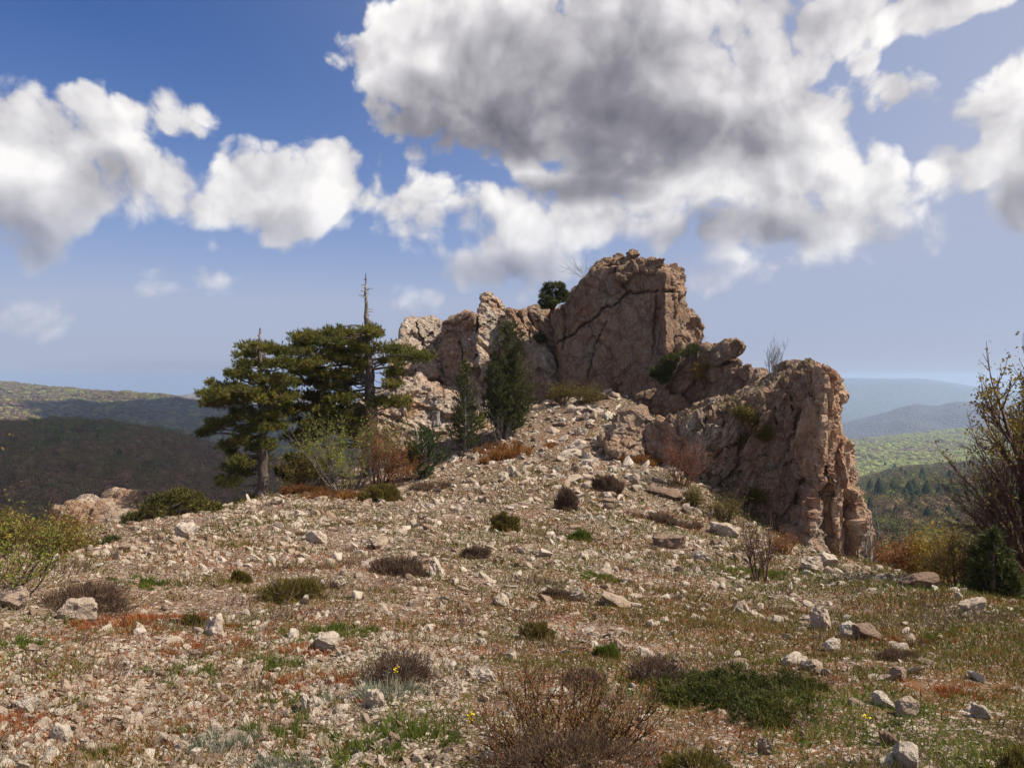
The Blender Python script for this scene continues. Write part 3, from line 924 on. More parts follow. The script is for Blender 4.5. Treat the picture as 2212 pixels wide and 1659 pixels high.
for k, (lab, poly, d, th) in enumerate([
    ('small brown pinnacle just right of the leaning block', [(866, 330), (880, 300), (908, 286), (945, 316), (956, 360), (955, 440), (930, 490), (870, 490)], 30.2, 1.3),
    ('low broken pinnacle under the bare shrub on the ridge', [(958, 350), (985, 322), (1028, 330), (1036, 400), (1020, 470), (950, 480)], 29.6, 1.2),
    ('squat pale block under the bare shrub on the ridge', [(1022, 360), (1060, 344), (1104, 352), (1116, 420), (1090, 480), (1020, 470)], 29.0, 1.2),
    ('upright thumb-shaped rock on the ridge crest', [(1106, 330), (1110, 280), (1136, 262), (1164, 282), (1172, 320), (1164, 370), (1140, 420), (1106, 420)], 28.2, 1.0),
    ('smooth rounded brown boulder on the buttress crest', [(1176, 370), (1184, 320), (1212, 280), (1254, 260), (1310, 272), (1350, 288), (1368, 310), (1330, 370), (1260, 420), (1180, 420)], 27.6, 1.6),
]):
    crag('pinnacle' if k < 4 else 'boulder', lab, [(2, poly, d, th, dict(lean=0.3, turn=-.35 if k in (0, 3, 4) else .3))], 'blocky', ROCK_SLAB if k in (0, 3, 4) else ROCK_TAN, cat='rock', seed=300 + k, voxel=0.055)

butt = empty('buttress', at(*S(2, 1100, 1500), 25.2))
tag(butt, 'great streaked rock buttress dropping sheer at the end of the ridge', 'crag')
crag('wall', None, [
    (2, [(470, 670), (540, 625), (680, 556), (800, 515), (900, 495), (965, 455), (1090, 425), (1200, 372), (1350, 302), (1398, 290), (1425, 330), (1410, 480), (1380, 640), (1365, 800), (1350, 960), (1330, 1100), (1305, 1250), (1300, 1400), (1310, 1480),
         (1200, 1440), (1000, 1460), (840, 1440), (700, 1380), (620, 1250), (580, 1100), (540, 980), (480, 940), (474, 850)], 26.2, 3.6, dict(lean=0.8, turn=-2.4, bevel=0.975)),
], 'flute', ROCK_BUTT, parent=butt, seed=311, voxel=0.062, cracks=[
    (2, [(600, 930), (680, 880), (760, 810), (830, 780)], 0.03, 0.15), (2, [(720, 1040), (780, 980), (860, 940)], 0.03, 0.15), (2, [(780, 1060), (790, 970), (840, 900), (850, 760)], 0.04, 0.2),
    (2, [(1220, 1100), (1240, 1200), (1250, 1320)], 0.04, 0.2), (2, [(1290, 410), (1310, 500), (1340, 560)], 0.04, 0.22), (2, [(1090, 480), (1080, 560), (1090, 640)], 0.05, 0.3), (2, [(1180, 470), (1190, 580), (1200, 680)], 0.05, 0.25)])
for k, (poly, d, th, kw, m, st) in enumerate([
    ([(1385, 296), (1442, 332), (1482, 372), (1512, 432), (1536, 482), (1512, 540), (1492, 600), (1500, 690), (1470, 800), (1430, 880), (1395, 950), (1345, 1060), (1345, 900), (1365, 700), (1380, 420)], 24.9, 2.6, dict(lean=0.5, turn=2.0), ROCK_LIT_RUST, 'flute'),
    ([(1400, 880), (1440, 850), (1462, 1000), (1450, 1200), (1462, 1400), (1520, 1545), (1450, 1580), (1395, 1500), (1345, 1330), (1330, 1200), (1355, 1060), (1380, 960)], 24.85, 2.0, dict(lean=0.2, turn=-0.5), ROCK_TAN, 'slab'),
    ([(1506, 1240), (1520, 1150), (1548, 1108), (1580, 1090), (1592, 1250), (1590, 1400), (1596, 1580), (1518, 1580), (1496, 1440)], 25.05, 1.6, dict(lean=0.2, turn=-0.4), ROCK_TAN, 'slab'),
    ([(1434, 860), (1500, 690), (1528, 780), (1552, 900), (1582, 972), (1572, 1060), (1545, 1110), (1514, 1150), (1505, 1300), (1502, 1430), (1530, 1560), (1500, 1570), (1462, 1420), (1446, 1250), (1452, 1080), (1410, 960)], 24.8, 2.2, dict(lean=0.4, turn=1.3), ROCK_LIT_RUST, 'flute'),
    ([(1572, 1078), (1612, 1112), (1626, 1250), (1632, 1350), (1614, 1500), (1600, 1580), (1590, 1560), (1598, 1400), (1590, 1250)], 25.1, 1.4, dict(lean=0.2, turn=0.9), ROCK_LIT_RUST, 'flute'),
    ([(1340, 890), (1395, 890), (1385, 980), (1350, 1080), (1340, 1200), (1318, 1300), (1318, 1420), (1300, 1440), (1290, 1300), (1310, 1180), (1322, 1050)], 24.6, 1.4, dict(lean=0.4, turn=0.9), ROCK_LIT_RUST, 'flute'),
    ([(1270, 1500), (1285, 1380), (1325, 1310), (1370, 1330), (1392, 1420), (1410, 1520), (1330, 1600)], 23.8, 1.3, dict(lean=0.7, turn=0.5), ROCK_TAN, 'rugged'),
    ([(1180, 1480), (1190, 1350), (1240, 1350), (1290, 1400), (1310, 1500), (1250, 1560)], 23.9, 1.3, dict(lean=1.0, turn=0.4), ROCK_TAN, 'rugged'),
]):
    crag('pillar' if k in (0, 1, 2) else 'edge' if k < 6 else 'flake', ('rust-coloured sunlit edge' if k in (3, 4, 5) else None), [(2, poly, d, th, kw)], st, m, parent=butt, seed=330 + k, voxel=0.062)

crag('boulder', 'sunlit blocky boulder above the scree left of the flat-faced block',
     [(2, [(20, 760), (60, 700), (150, 640), (215, 590), (252, 600), (256, 740), (274, 800), (268, 860), (150, 870), (40, 830)], 27.9, 2.4, dict(lean=1.0, turn=0.8))], 'rugged', ROCK_TAN, cat='boulder', seed=351, voxel=0.055)
crag('boulder', 'flat-faced angular block at the foot of the buttress above the scree',
     [(2, [(250, 600), (330, 612), (400, 640), (470, 668), (474, 850), (440, 880), (350, 880), (272, 830), (256, 740)], 28.3, 2.0, dict(lean=0.1, turn=-0.7))], 'slab', ROCK_TAN, cat='boulder', seed=361, voxel=0.055)
crag('outcrop', 'shrubby outcrop of broken rock down in the left gully',
     [(4, [(260, 1160), (300, 1128), (420, 1130), (470, 1140), (540, 1136), (590, 1160), (640, 1210), (672, 1240), (690, 1300), (690, 1400), (400, 1440), (240, 1400)], 22.0, 3.0, dict(lean=2.2, turn=1.0))], 'rugged', ROCK_TAN, cat='outcrop', seed=371, voxel=0.07)


ROCKY = ('crag', 'rock', 'boulder', 'outcrop')


def seat(u, v, d):
    """Where a plant that grows out of the rock stands: the rock surface on that sight line, else straight below."""
    bpy.context.view_layer.update()
    dg = bpy.context.evaluated_depsgraph_get()

    def cast(o, dv, far):
        o = Vector(o); dv = Vector(dv).normalized()
        for _ in range(8):
            ok, loc, nrm, idx, ob, mtx = scene.ray_cast(dg, o, dv, distance=far)
            if not ok: return None
            root = ob
            while root.parent: root = root.parent
            if root.get('category') in ROCKY or root.name == 'ground': return np.array(loc)
            o = loc + dv * 0.02
        return None
    q = cast((0, 0, 0), ray(u, v), 60)
    if q is None or abs(q[1] - d) > 5:
        q = cast(at(u, v, d) + [0, 0, .4], (0, 0, -1), 8)
    if q is None:
        q = at(u, v, d)
    return q - np.array((0, 0, .04))


# ------------------------------------------------------------------ plants: building blocks
def needles(base, direction, length, width, rng):
    n = len(base)
    d = unit(direction)
    s = unit(np.cross(d, unit(rng.normal(size=(n, 3)))))
    L = np.broadcast_to(length, (n,))[:, None]; W = np.broadcast_to(width, (n,))[:, None]
    v = np.stack((base - s * W / 2, base + s * W / 2, base + d * L), 1).reshape(-1, 3)
    return v, np.arange(n)[:, None] * 3 + np.array([[0, 1, 2]])


def tufts(g, centre, axis, k, length, width, rng, spread=0.75):
    """Needle brushes: k needles fanning out round each tuft's axis."""
    n = len(centre)
    c = np.repeat(centre, k, 0); a = np.repeat(unit(axis), k, 0)
    d = a + rng.normal(size=(n * k, 3)) * spread
    c = c + a * rng.uniform(-.35, .35, (n * k, 1)) * length
    g.add(*needles(c, d, length * rng.uniform(.7, 1.15, n * k), width, rng))


def bezier(p0, p1, p2, n):
    t = np.linspace(0, 1, n)[:, None]
    return (1 - t) ** 2 * p0 + 2 * t * (1 - t) * p1 + t * t * p2


def grow(g, p, d, L, r, lev, rng, tips, up=0.15, spread=0.7, kids=(3, 5), ratio=0.62, wig=0.12, rmin=0.002, sides=4, start=0.3, minsteps=4):
    steps = minsteps if lev > 0 else 3
    pts, dirs = [np.array(p, dtype=float)], []
    d = unit(np.array(d, dtype=float))
    for _ in range(steps):
        d = unit(d + rng.normal(size=3) * wig + np.array((0, 0, up * 0.35)))
        dirs.append(d)
        pts.append(pts[-1] + d * L / steps)
    rad = np.linspace(r, max(r * 0.45, rmin), steps + 1)
    g.tube(pts, rad, sides)
    if lev == 0:
        for q, e in zip(pts[1:], dirs):
            tips.append((q, e))
        return
    n = rng.integers(kids[0], kids[1] + 1)
    for i in range(n):
        t = start + (1 - start) * (i + rng.uniform(0, 1)) / n
        k = min(int(t * steps), steps - 1)
        q = pts[k] + (pts[k + 1] - pts[k]) * (t * steps - k)
        e = unit(dirs[k] + rng.normal(size=3) * spread)
        grow(g, q, e, L * ratio * rng.uniform(.7, 1.15) * (1.15 - 0.4 * t), max(r * 0.55 * (1.1 - 0.5 * t), rmin), lev - 1, rng, tips, up, spread, kids, ratio, wig, rmin, max(3, sides - 1), start, minsteps)
    grow(g, pts[-1], dirs[-1], L * ratio, max(r * 0.45, rmin), lev - 1, rng, tips, up, spread, kids, ratio, wig, rmin, max(3, sides - 1), start, minsteps)


def bark(name, a, b, c, scale=7.0):
    def f(x):
        g = x.new('ShaderNodeNewGeometry')
        p = x.vm('MULTIPLY', g.outputs['Position'], (1, 1, 0.35))
        n = x.noise(p, scale, 6, 0.7)
        return x.ramp(n, [(0.3, a), (0.5, b), (0.72, c)]), x.m('ADD', n, x.voro(p, scale * 2.2, 'DISTANCE_TO_EDGE')), 0.9, 0.03
    return material(name, f, 0.95, 0.1)


BARK_PINE = bark('pine_bark', (0.05, 0.038, 0.03), (0.13, 0.10, 0.085), (0.24, 0.20, 0.17))
BARK_DEAD = bark('weathered_dead_wood', (0.10, 0.085, 0.075), (0.23, 0.20, 0.18), (0.40, 0.37, 0.34))
BARK_TWIG = bark('brown_twigs', (0.055, 0.032, 0.024), (0.11, 0.066, 0.05), (0.18, 0.12, 0.095), 20)
BARK_RED = bark('russet_twigs', (0.10, 0.04, 0.025), (0.20, 0.085, 0.05), (0.30, 0.15, 0.10), 20)
BARK_GREY = bark('grey_twigs', (0.12, 0.10, 0.09), (0.22, 0.19, 0.17), (0.34, 0.31, 0.28), 20)
BARK_PURPLE = bark('purplish_beech_twigs', (0.075, 0.042, 0.033), (0.14, 0.082, 0.064), (0.22, 0.14, 0.11), 14)

NEEDLE = plant_mat('pine_needles', [(0.10, (0.042, 0.058, 0.018)), (0.40, (0.115, 0.125, 0.028)), (0.68, (0.21, 0.185, 0.036)), (0.95, (0.35, 0.25, 0.048))], 0.40, 0.6, 0.9)
NEEDLE_DARK = plant_mat('dark_needles', [(0.1, (0.026, 0.034, 0.011)), (0.5, (0.066, 0.078, 0.022)), (0.9, (0.14, 0.135, 0.036))], 0.34, 0.6, 1.2)
NEEDLE_OLIVE = plant_mat('olive_needles', [(0.1, (0.035, 0.042, 0.010)), (0.5, (0.085, 0.080, 0.016)), (0.9, (0.15, 0.12, 0.025))], 0.2, 0.6, 1.2)
LEAF_LIME = plant_mat('young_leaves', [(0.1, (0.09, 0.11, 0.018)), (0.5, (0.19, 0.21, 0.03)), (0.9, (0.33, 0.33, 0.06))], 0.4, 0.55)
LEAF_AUTUMN = plant_mat('orange_buds', [(0.1, (0.14, 0.06, 0.022)), (0.5, (0.27, 0.115, 0.035)), (0.9, (0.38, 0.21, 0.06))], 0.35, 0.6)
LEAF_OCHRE = plant_mat('ochre_young_leaves', [(0.1, (0.11, 0.085, 0.024)), (0.5, (0.22, 0.165, 0.04)), (0.9, (0.36, 0.28, 0.065))], 0.42, 0.6)
LEAF_YELLOW = plant_mat('yellow_leaves', [(0.1, (0.20, 0.12, 0.018)), (0.5, (0.33, 0.21, 0.03)), (0.9, (0.45, 0.33, 0.06))], 0.35, 0.6)
HEATH_BROWN = plant_mat('brown_heath', [(0.1, (0.075, 0.045, 0.033)), (0.5, (0.15, 0.098, 0.068)), (0.9, (0.25, 0.17, 0.11))], 0.3, 0.8, 4)
HEATH_OLIVE = plant_mat('olive_heath', [(0.1, (0.062, 0.054, 0.013)), (0.5, (0.135, 0.108, 0.024)), (0.9, (0.24, 0.175, 0.045))], 0.3, 0.8, 4)
HEATH_RUST = plant_mat('rusty_dry_plants', [(0.1, (0.15, 0.036, 0.012)), (0.5, (0.29, 0.082, 0.025)), (0.9, (0.44, 0.175, 0.06))], 0.2, 0.8, 4)
GREEN_TURF = plant_mat('green_tussock', [(0.1, (0.042, 0.066, 0.010)), (0.5, (0.100, 0.140, 0.018)), (0.9, (0.22, 0.235, 0.04))], 0.4, 0.6, 4)
GREY_GREEN = plant_mat('silvery_plants', [(0.1, (0.13, 0.145, 0.095)), (0.5, (0.24, 0.25, 0.18)), (0.9, (0.36, 0.36, 0.27))], 0.2, 0.8, 4)
STRAW = plant_mat('dry_grass', [(0.1, (0.13, 0.075, 0.032)), (0.5, (0.27, 0.185, 0.085)), (0.9, (0.42, 0.33, 0.18))], 0.25, 0.8, 2)


# ------------------------------------------------------------------ the two old pines, pad by pad
def old_pine(label, d, trunk, spire, pads, seed, r0, bole_to, floor_z=None, stubs=12):
    rng = np.random.default_rng(seed)
    tp = np.array([at(*S(3, x, y), d) for x, y in trunk])
    root = empty('pine_tree', tp[0])
    tag(root, label, 'pine')
    g = Geo()
    t = np.linspace(0, 1, len(trunk)); tt = np.linspace(0, 1, 26)
    line = np.stack([np.interp(tt, t, tp[:, k]) for k in range(3)], 1)
    line[1:-1] += rng.normal(size=(24, 3)) * np.array([.025, .025, 0])
    rad = r0 * (1.0 - 0.72 * tt) * (1 + 0.35 * np.exp(-tt * 18))
    g.tube(line, rad, 12)
    dead = Geo()
    sp = np.array([at(*S(3, x, y), d) for x, y in spire])
    ts = np.linspace(0, 1, 16); t2 = np.linspace(0, 1, len(spire))
    sl = np.stack([np.interp(ts, t2, sp[:, k]) for k in range(3)], 1)
    sl[1:] += rng.normal(size=(15, 3)) * 0.012
    dead.tube(sl, np.linspace(r0 * 0.27, 0.012, 16), 7)
    for i in range(stubs):
        f = rng.uniform(0.02, 0.9) if i else 0.05
        p = sl[0] + (sl[-1] - sl[0]) * f
        a = rng.uniform(0, 2 * math.pi)
        L = (0.10 + 0.45 * rng.random() ** 2) * (1 - 0.7 * f) * (len(spire) > 2 and 1.3 or 0.8)
        q = p + np.array((math.cos(a) * L, math.sin(a) * L, rng.uniform(-.05, .08)))
        dead.tube(bezier(p, (p + q) / 2 + [0, 0, .04], q, 4), np.linspace(0.022, 0.008, 4), 4)
    crown = Geo()
    limbs = Geo()
    allp = []
    for (cx, cy, rx, ry) in pads:
        k = d / F_PX * SHEETS[3][2]
        dep = rng.normal(0, 0.55)
        allp.append((cx, cy, rx, ry, dep))
        allp.append((cx + rng.uniform(-.4, .4) * rx, cy + rng.uniform(-.1, .5) * ry, rx * 0.8, ry * 0.85, dep + (1.0 if rng.random() < .5 else -1.0) * rng.uniform(.5, 1.3)))
    for pi, (cx, cy, rx, ry, dep) in enumerate(allp):
        c = at(*S(3, cx, cy), d + dep)
        k = d / F_PX * SHEETS[3][2]
        a, b = rx * k * 1.04, ry * k * .95
        # limb from the trunk
        zi = np.argmin(np.abs(line[:, 2] - (c[2] - 0.15 + rng.uniform(-.25, .22) * abs(c[0] - line[:, 0].mean()))))
        p0 = line[zi]
        mid = (p0 + c) / 2 + np.array((0, 0, rng.uniform(-.35, .30))) + rng.normal(size=3) * 0.25
        bl = bezier(p0, mid, c - [0, 0, b * .4], 7)
        dist = np.linalg.norm(c - p0)
        limbs.tube(bl, np.linspace(0.024 + 0.012 * dist, 0.014, 7) * (1.0 if pi % 2 == 0 else .45), 5 if pi % 2 == 0 else 3)
        n = int(132 * (a / 0.6) * (max(b, .14) / 0.25)) + 30
        nb = max(4, int(n / 12))
        # twigs fan out from the limb's end; needles stand on their ends
        dirs = unit(rng.normal(size=(nb, 3)) * np.array([1, 1, .45]))
        ends = c + dirs * np.array([a, a * 0.85, b]) * rng.uniform(.45, 1.0, (nb, 1))
        for e in ends:
            limbs.tube(np.array([c - [0, 0, b * .4], (c + e) / 2 - [0, 0, b * .15], e]), np.array([.013, .010, .006]), 3)
        which = rng.integers(0, nb, n)
        pos = ends[which] + rng.normal(size=(n, 3)) * np.array([.095, .095, .060])
        ax = unit((pos - c) * np.array([.6, .6, 1.0]) + np.array([0, 0, .30]))
        tufts(crown, pos, ax, 9, 0.135, 0.030, rng, 0.7)
    trunk_o = g.put('trunk', BARK_PINE, root, True)
    limbs.put('limbs', BARK_PINE, root, True)
    dead.put('dead_top', BARK_DEAD, root, True)
    crown.put('crown', NEEDLE, root)
    return root


old_pine('spreading old pine at the rim with bare lower trunk and short dead tip', 27.0,
         [(567, 1560), (570, 1400), (577, 1230), (572, 1050), (560, 850), (552, 650), (550, 500)], [(550, 510), (550, 412)],
         [(540, 535, 125, 42), (445, 590, 70, 34), (640, 555, 85, 48), (640, 640, 170, 46), (480, 660, 105, 38), (390, 720, 85, 34), (560, 740, 150, 44), (300, 790, 115, 38), (228, 850, 80, 46), (228, 912, 68, 32),
          (420, 830, 140, 44), (560, 870, 170, 48), (640, 920, 110, 40), (430, 970, 90, 44), (540, 1000, 150, 58), (290, 1040, 95, 32), (200, 1112, 50, 40), (242, 1072, 60, 30), (480, 1080, 110, 40), (590, 1060, 80, 48),
          (360, 1190, 70, 25), (430, 1150, 60, 30), (620, 1190, 58, 40), (520, 1200, 90, 40), (400, 1370, 105, 50), (330, 1440, 60, 44), (430, 1300, 66, 50), (350, 1240, 40, 24), (560, 1280, 46, 28), (700, 650, 110, 42), (690, 760, 115, 48), (620, 820, 130, 50), (700, 860, 100, 46), (680, 980, 90, 44), (640, 1060, 80, 40), (370, 900, 110, 40), (320, 860, 90, 36)],
         501, 0.20, 0.5, stubs=10)
old_pine('large old pine with thick dark trunk and tall bare dead spire', 29.0,
         [(1302, 1420), (1300, 1250), (1300, 1140), (1296, 1000), (1288, 850), (1278, 700), (1270, 560), (1264, 350)], [(1264, 360), (1262, 250), (1258, 150), (1262, 45)],
         [(1270, 430, 80, 58), (1215, 480, 90, 56), (1320, 450, 36, 40), (1120, 450, 90, 40), (1040, 445, 110, 42), (960, 450, 110, 40), (880, 480, 105, 48), (820, 512, 85, 38), (1000, 512, 140, 46), (1120, 540, 120, 48), (900, 560, 135, 40),
          (1230, 560, 95, 48), (1400, 550, 105, 52), (1500, 570, 105, 48), (1580, 600, 95, 54), (1630, 605, 55, 38), (1450, 630, 110, 33), (1450, 720, 55, 56), (1430, 785, 46, 48), (1050, 620, 145, 42), (900, 640, 125, 42),
          (1130, 700, 115, 38), (950, 700, 125, 46), (1180, 760, 92, 38), (820, 650, 95, 46), (765, 580, 58, 42), (1000, 800, 125, 46), (880, 780, 115, 44), (840, 860, 115, 46), (760, 940, 125, 42), (900, 960, 125, 38),
          (1050, 1000, 140, 46), (1180, 960, 110, 56), (1320, 900, 66, 38), (1420, 910, 105, 38), (1500, 900, 56, 33), (1150, 1035, 120, 46), (960, 1070, 105, 46), (860, 1110, 86, 42), (785, 1140, 66, 42), (820, 1190, 60, 38), (1080, 880, 120, 50), (1150, 860, 90, 46), (960, 880, 110, 46), (1040, 740, 110, 46), (880, 1030, 100, 46), (1060, 1090, 110, 46), (940, 1150, 90, 46), (1180, 1100, 90, 40), (1000, 940, 110, 44), (860, 700, 90, 44), (1200, 640, 90, 44), (1130, 620, 100, 40)],
         502, 0.33, 0.5, stubs=26)


# ------------------------------------------------------------------ young conifers and shrubby conifers
def conifer(label, u, v, d, w_px, h_px, seed, mat=None, name='young_pine', lean=0.0, dens=1.0, shape=0.8, bare=0.05, needle=0.11, stems=1, pale_twigs=True, cat='pine', foot=None):
    rng = np.random.default_rng(seed)
    b = seat(u, v, d) if seed == 514 else at(u, v, d)
    H = h_px * d / F_PX; Rm = w_px * 0.5 * d / F_PX
    if seed != 514:
        H += b[2] - gz(b[0], b[1]) + .05
        b[2] = gz(b[0], b[1]) - .05
    root = empty(name, b)
    tag(root, label, cat)
    tr, cr = Geo(), Geo()
    for s in range(stems):
        off = np.array((0, 0, 0.)) if s == 0 else np.array((rng.normal() * Rm * .35, rng.normal() * Rm * .3, 0))
        hh = H * (1 if s == 0 else rng.uniform(.6, .9))
        top = b + off * 1.4 + np.array((lean * hh, 0, hh))
        st = bezier(b + off * .3, (b + top) / 2 + rng.normal(size=3) * .04, top, 10)
        tr.tube(st, np.linspace(0.018 + 0.018 * hh, 0.008, 10), 7)
        nb = int(26 * hh * dens) + 14
        for i in range(nb):
            f = bare + (1 - bare) * (i + rng.random()) / nb
            p = st[0] + (st[-1] - st[0]) * f
            prof = (min(1.0, (f + .10) / .30) * (1 - f) ** shape + 0.05)
            L = Rm * prof * rng.uniform(.5, 1.3) * (1 if s == 0 else .7)
            a = rng.uniform(0, 2 * math.pi)
            dr = np.array((math.cos(a), math.sin(a), 0.25 + 0.5 * f))
            q = p + dr * L
            tip = q + np.array((0, 0, 0.18 * L))
            br = bezier(p, q, tip, 5)
            tr.tube(br, np.linspace(0.012, 0.004, 5), 3)
            n = max(3, int(L / 0.042))
            t = np.linspace(.15, 1.0, n)[:, None]
            pos = (1 - t) ** 2 * p + 2 * t * (1 - t) * q + t * t * tip
            pos = pos + rng.normal(size=pos.shape) * np.array([.045, .045, .03]) * (.6 + L)
            ax = unit(dr) * .7 + np.array((0, 0, .8))
            tufts(cr, pos, np.broadcast_to(ax, pos.shape), 8, needle, 0.022, rng, .6)
    tr.put('trunk', BARK_GREY if pale_twigs else BARK_PINE, root, True)
    cr.put('crown', mat or NEEDLE_DARK, root)
    return root


def c1(x, y):
    return S(1, x, y)


conifer('tallest dark young pine growing in front of the rock ridge', *c1(890, 1290), 31.0, 100, 250, 511, dens=1.9, shape=.5, stems=4)
conifer('slim dark young pine with pale stem beside the tallest young pine', *c1(600, 1420), 29.6, 76, 212, 512, dens=1.8, shape=.7, stems=1)
conifer('short bushy young pine lowest of the three before the rocks', *c1(345, 1590), 27.2, 100, 118, 513, dens=1.5, shape=.6, stems=2, mat=plant_mat('mid_green_needles', [(0.1, (0.020, 0.040, 0.012)), (0.5, (0.045, 0.075, 0.018)), (0.9, (0.09, 0.12, 0.03))], .2, .6))
conifer('small bright green pine sapling at the foot of the pale knoll', *c1(700, 1210), 30.4, 30, 36, 514, dens=1.2, stems=1, mat=LEAF_LIME)


def pad_pine(label, d, sheet, pads, base, seed, mat, name='pine_shrub', cat='pine', size=1.0, trunk_r=0.05, needle=0.12, width=.026, more=1.0):
    """Low or crooked conifer: needle pads on limbs from one foot."""
    rng = np.random.default_rng(seed)
    b = seat(*S(sheet, *base), d) if seed in (521, 522) else at(*S(sheet, *base), d)
    if seed not in (521, 522): b[2] = gz(b[0], b[1]) - .04
    root = empty(name, b)
    tag(root, label, cat)
    tr, cr = Geo(), Geo()
    k = d / F_PX * SHEETS[sheet][2]
    for (cx, cy, rx, ry) in pads:
        for rep in range(2):
            c = at(*S(sheet, cx, cy), d + rng.normal() * .4 * size)
            a, h = rx * k, ry * k
            tr.tube(bezier(b, (b + c) / 2 + np.array((0, 0, .1)) + rng.normal(size=3) * .06, c, 6), np.linspace(trunk_r, 0.012, 6), 5)
            n = int((110 * (a / 0.5) * (h / .3) + 20) * more)
            dr = unit(rng.normal(size=(n, 3)))
            pos = c + dr * np.array([a, a * .9, h]) * (rng.uniform(.2, 1, (n, 1)) ** .5)
            tufts(cr, pos, dr * .7 + np.array((0, 0, .6)), 9, needle, width, rng, .7)
    tr.put('trunk', BARK_PINE, root, True)
    cr.put('crown', mat, root)
    return root


pad_pine('small wind-bent pine perched in the notch beside the tall crag', 36.2, 1,
         [(1150, 290, 40, 22), (1200, 290, 45, 24), (1230, 300, 26, 20), (1120, 330, 32, 26), (1175, 340, 50, 22), (1235, 340, 35, 24), (1105, 360, 20, 16), (1150, 375, 30, 16), (1220, 380, 40, 22), (1250, 350, 24, 34), (1180, 400, 40, 18), (1110, 400, 34, 20), (1125, 425, 40, 16)],
         (1165, 450), 521, NEEDLE_DARK, name='pine_tree', size=.6)
pad_pine('dark pine shrub hanging in the cleft right of the tall slab', 33.0, 2,
         [(560, 180, 40, 24), (520, 210, 44, 26), (590, 195, 24, 22), (440, 240, 46, 24), (400, 260, 46, 30), (420, 300, 44, 28), (350, 320, 50, 28), (390, 350, 46, 26), (330, 350, 34, 20), (370, 380, 34, 20)],
         (430, 390), 522, NEEDLE_DARK, size=.8)
pad_pine('broad olive-green pine bush below the rim in the left gully', 19.0, 4,
         [(980, 1060, 70, 26), (900, 1085, 70, 28), (1060, 1085, 70, 30), (840, 1130, 70, 30), (960, 1120, 90, 36), (1090, 1130, 70, 34), (730, 1190, 60, 24), (820, 1190, 80, 34), (930, 1190, 90, 40), (1040, 1190, 90, 34), (700, 1230, 40, 24), (800, 1260, 90, 40), (900, 1260, 80, 40), (780, 1310, 70, 30), (1160, 1130, 60, 24)],
         (880, 1370), 523, NEEDLE_OLIVE, size=1.0)
pad_pine('small dark juniper in the gully left of the olive-green bush', 15.0, 4,
         [(620, 1330, 40, 26), (600, 1360, 46, 30), (650, 1360, 40, 30), (620, 1390, 60, 30)], (625, 1420), 524, NEEDLE_DARK, name='juniper', cat='juniper', size=.6)
pad_pine('low dark pine shrub behind the leafing shrub under the big pine', 28.0, 3,
         [(760, 1280, 50, 30), (820, 1350, 90, 44), (700, 1375, 50, 38), (780, 1405, 80, 40), (900, 1380, 70, 40), (870, 1290, 60, 40), (940, 1330, 60, 40), (520, 1560, 60, 26), (420, 1590, 60, 22)], (800, 1480), 525, NEEDLE_DARK, size=.9)
pad_pine('dark bushy juniper at the rim below the big beech', 11.6, 5,
         [(900, 1160, 44, 34), (930, 1130, 22, 26), (880, 1220, 60, 44), (940, 1220, 60, 44), (870, 1300, 70, 50), (950, 1290, 80, 50), (850, 1380, 60, 44), (930, 1380, 90, 54), (1000, 1360, 60, 54), (980, 1430, 70, 40), (880, 1430, 70, 30)],
         (920, 1490), 526, NEEDLE_DARK, name='juniper', cat='juniper', size=.7)


def juniper_mat():
    rng = np.random.default_rng(527)
    spots = [S(8, x, y) for x, y in [(60, 960), (160, 930), (280, 920), (400, 900), (500, 920), (120, 1000), (240, 985), (360, 970), (480, 980), (600, 980), (700, 965), (800, 955), (860, 950), (200, 1030), (330, 1030), (460, 1040), (560, 1060), (640, 1110), (700, 1030), (580, 1120), (20, 1010), (420, 940), (560, 940), (650, 930)]]
    c0 = on_ground(1600, 1520)
    root = empty('juniper', c0)
    tag(root, 'creeping green juniper mat spread over the stones', 'juniper')
    tr, cr = Geo(), Geo()
    for (u, v) in spots:
        c = on_ground(u, v + 14)
        a = rng.uniform(.11, .20); hj = rng.uniform(.04, .10)
        tr.tube(bezier(c0, (c0 + c) / 2 + [0, 0, .03], c + [0, 0, .02], 6), np.linspace(.010, .004, 6), 4)
        nb = 26
        dr = unit(rng.normal(size=(nb, 3)) * [1, 1, .5]); dr[:, 2] = np.abs(dr[:, 2])
        ends = c + dr * np.array([a, a, hj]) * rng.uniform(.4, 1.05, (nb, 1))
        n = nb * 18
        wh = np.repeat(np.arange(nb), 18)
        pos = ends[wh] + rng.normal(size=(n, 3)) * [.017, .017, .012]
        tufts(cr, pos, (pos - c) + [0, 0, .10], 6, .023, .0062, rng, .8)
    tr.put('stems', BARK_TWIG, root)
    cr.put('foliage', plant_mat('juniper_green', [(0.1, (0.022, 0.030, 0.006)), (0.5, (0.060, 0.070, 0.013)), (0.9, (0.13, 0.12, 0.024))], .3, .6, 6), root)


juniper_mat()


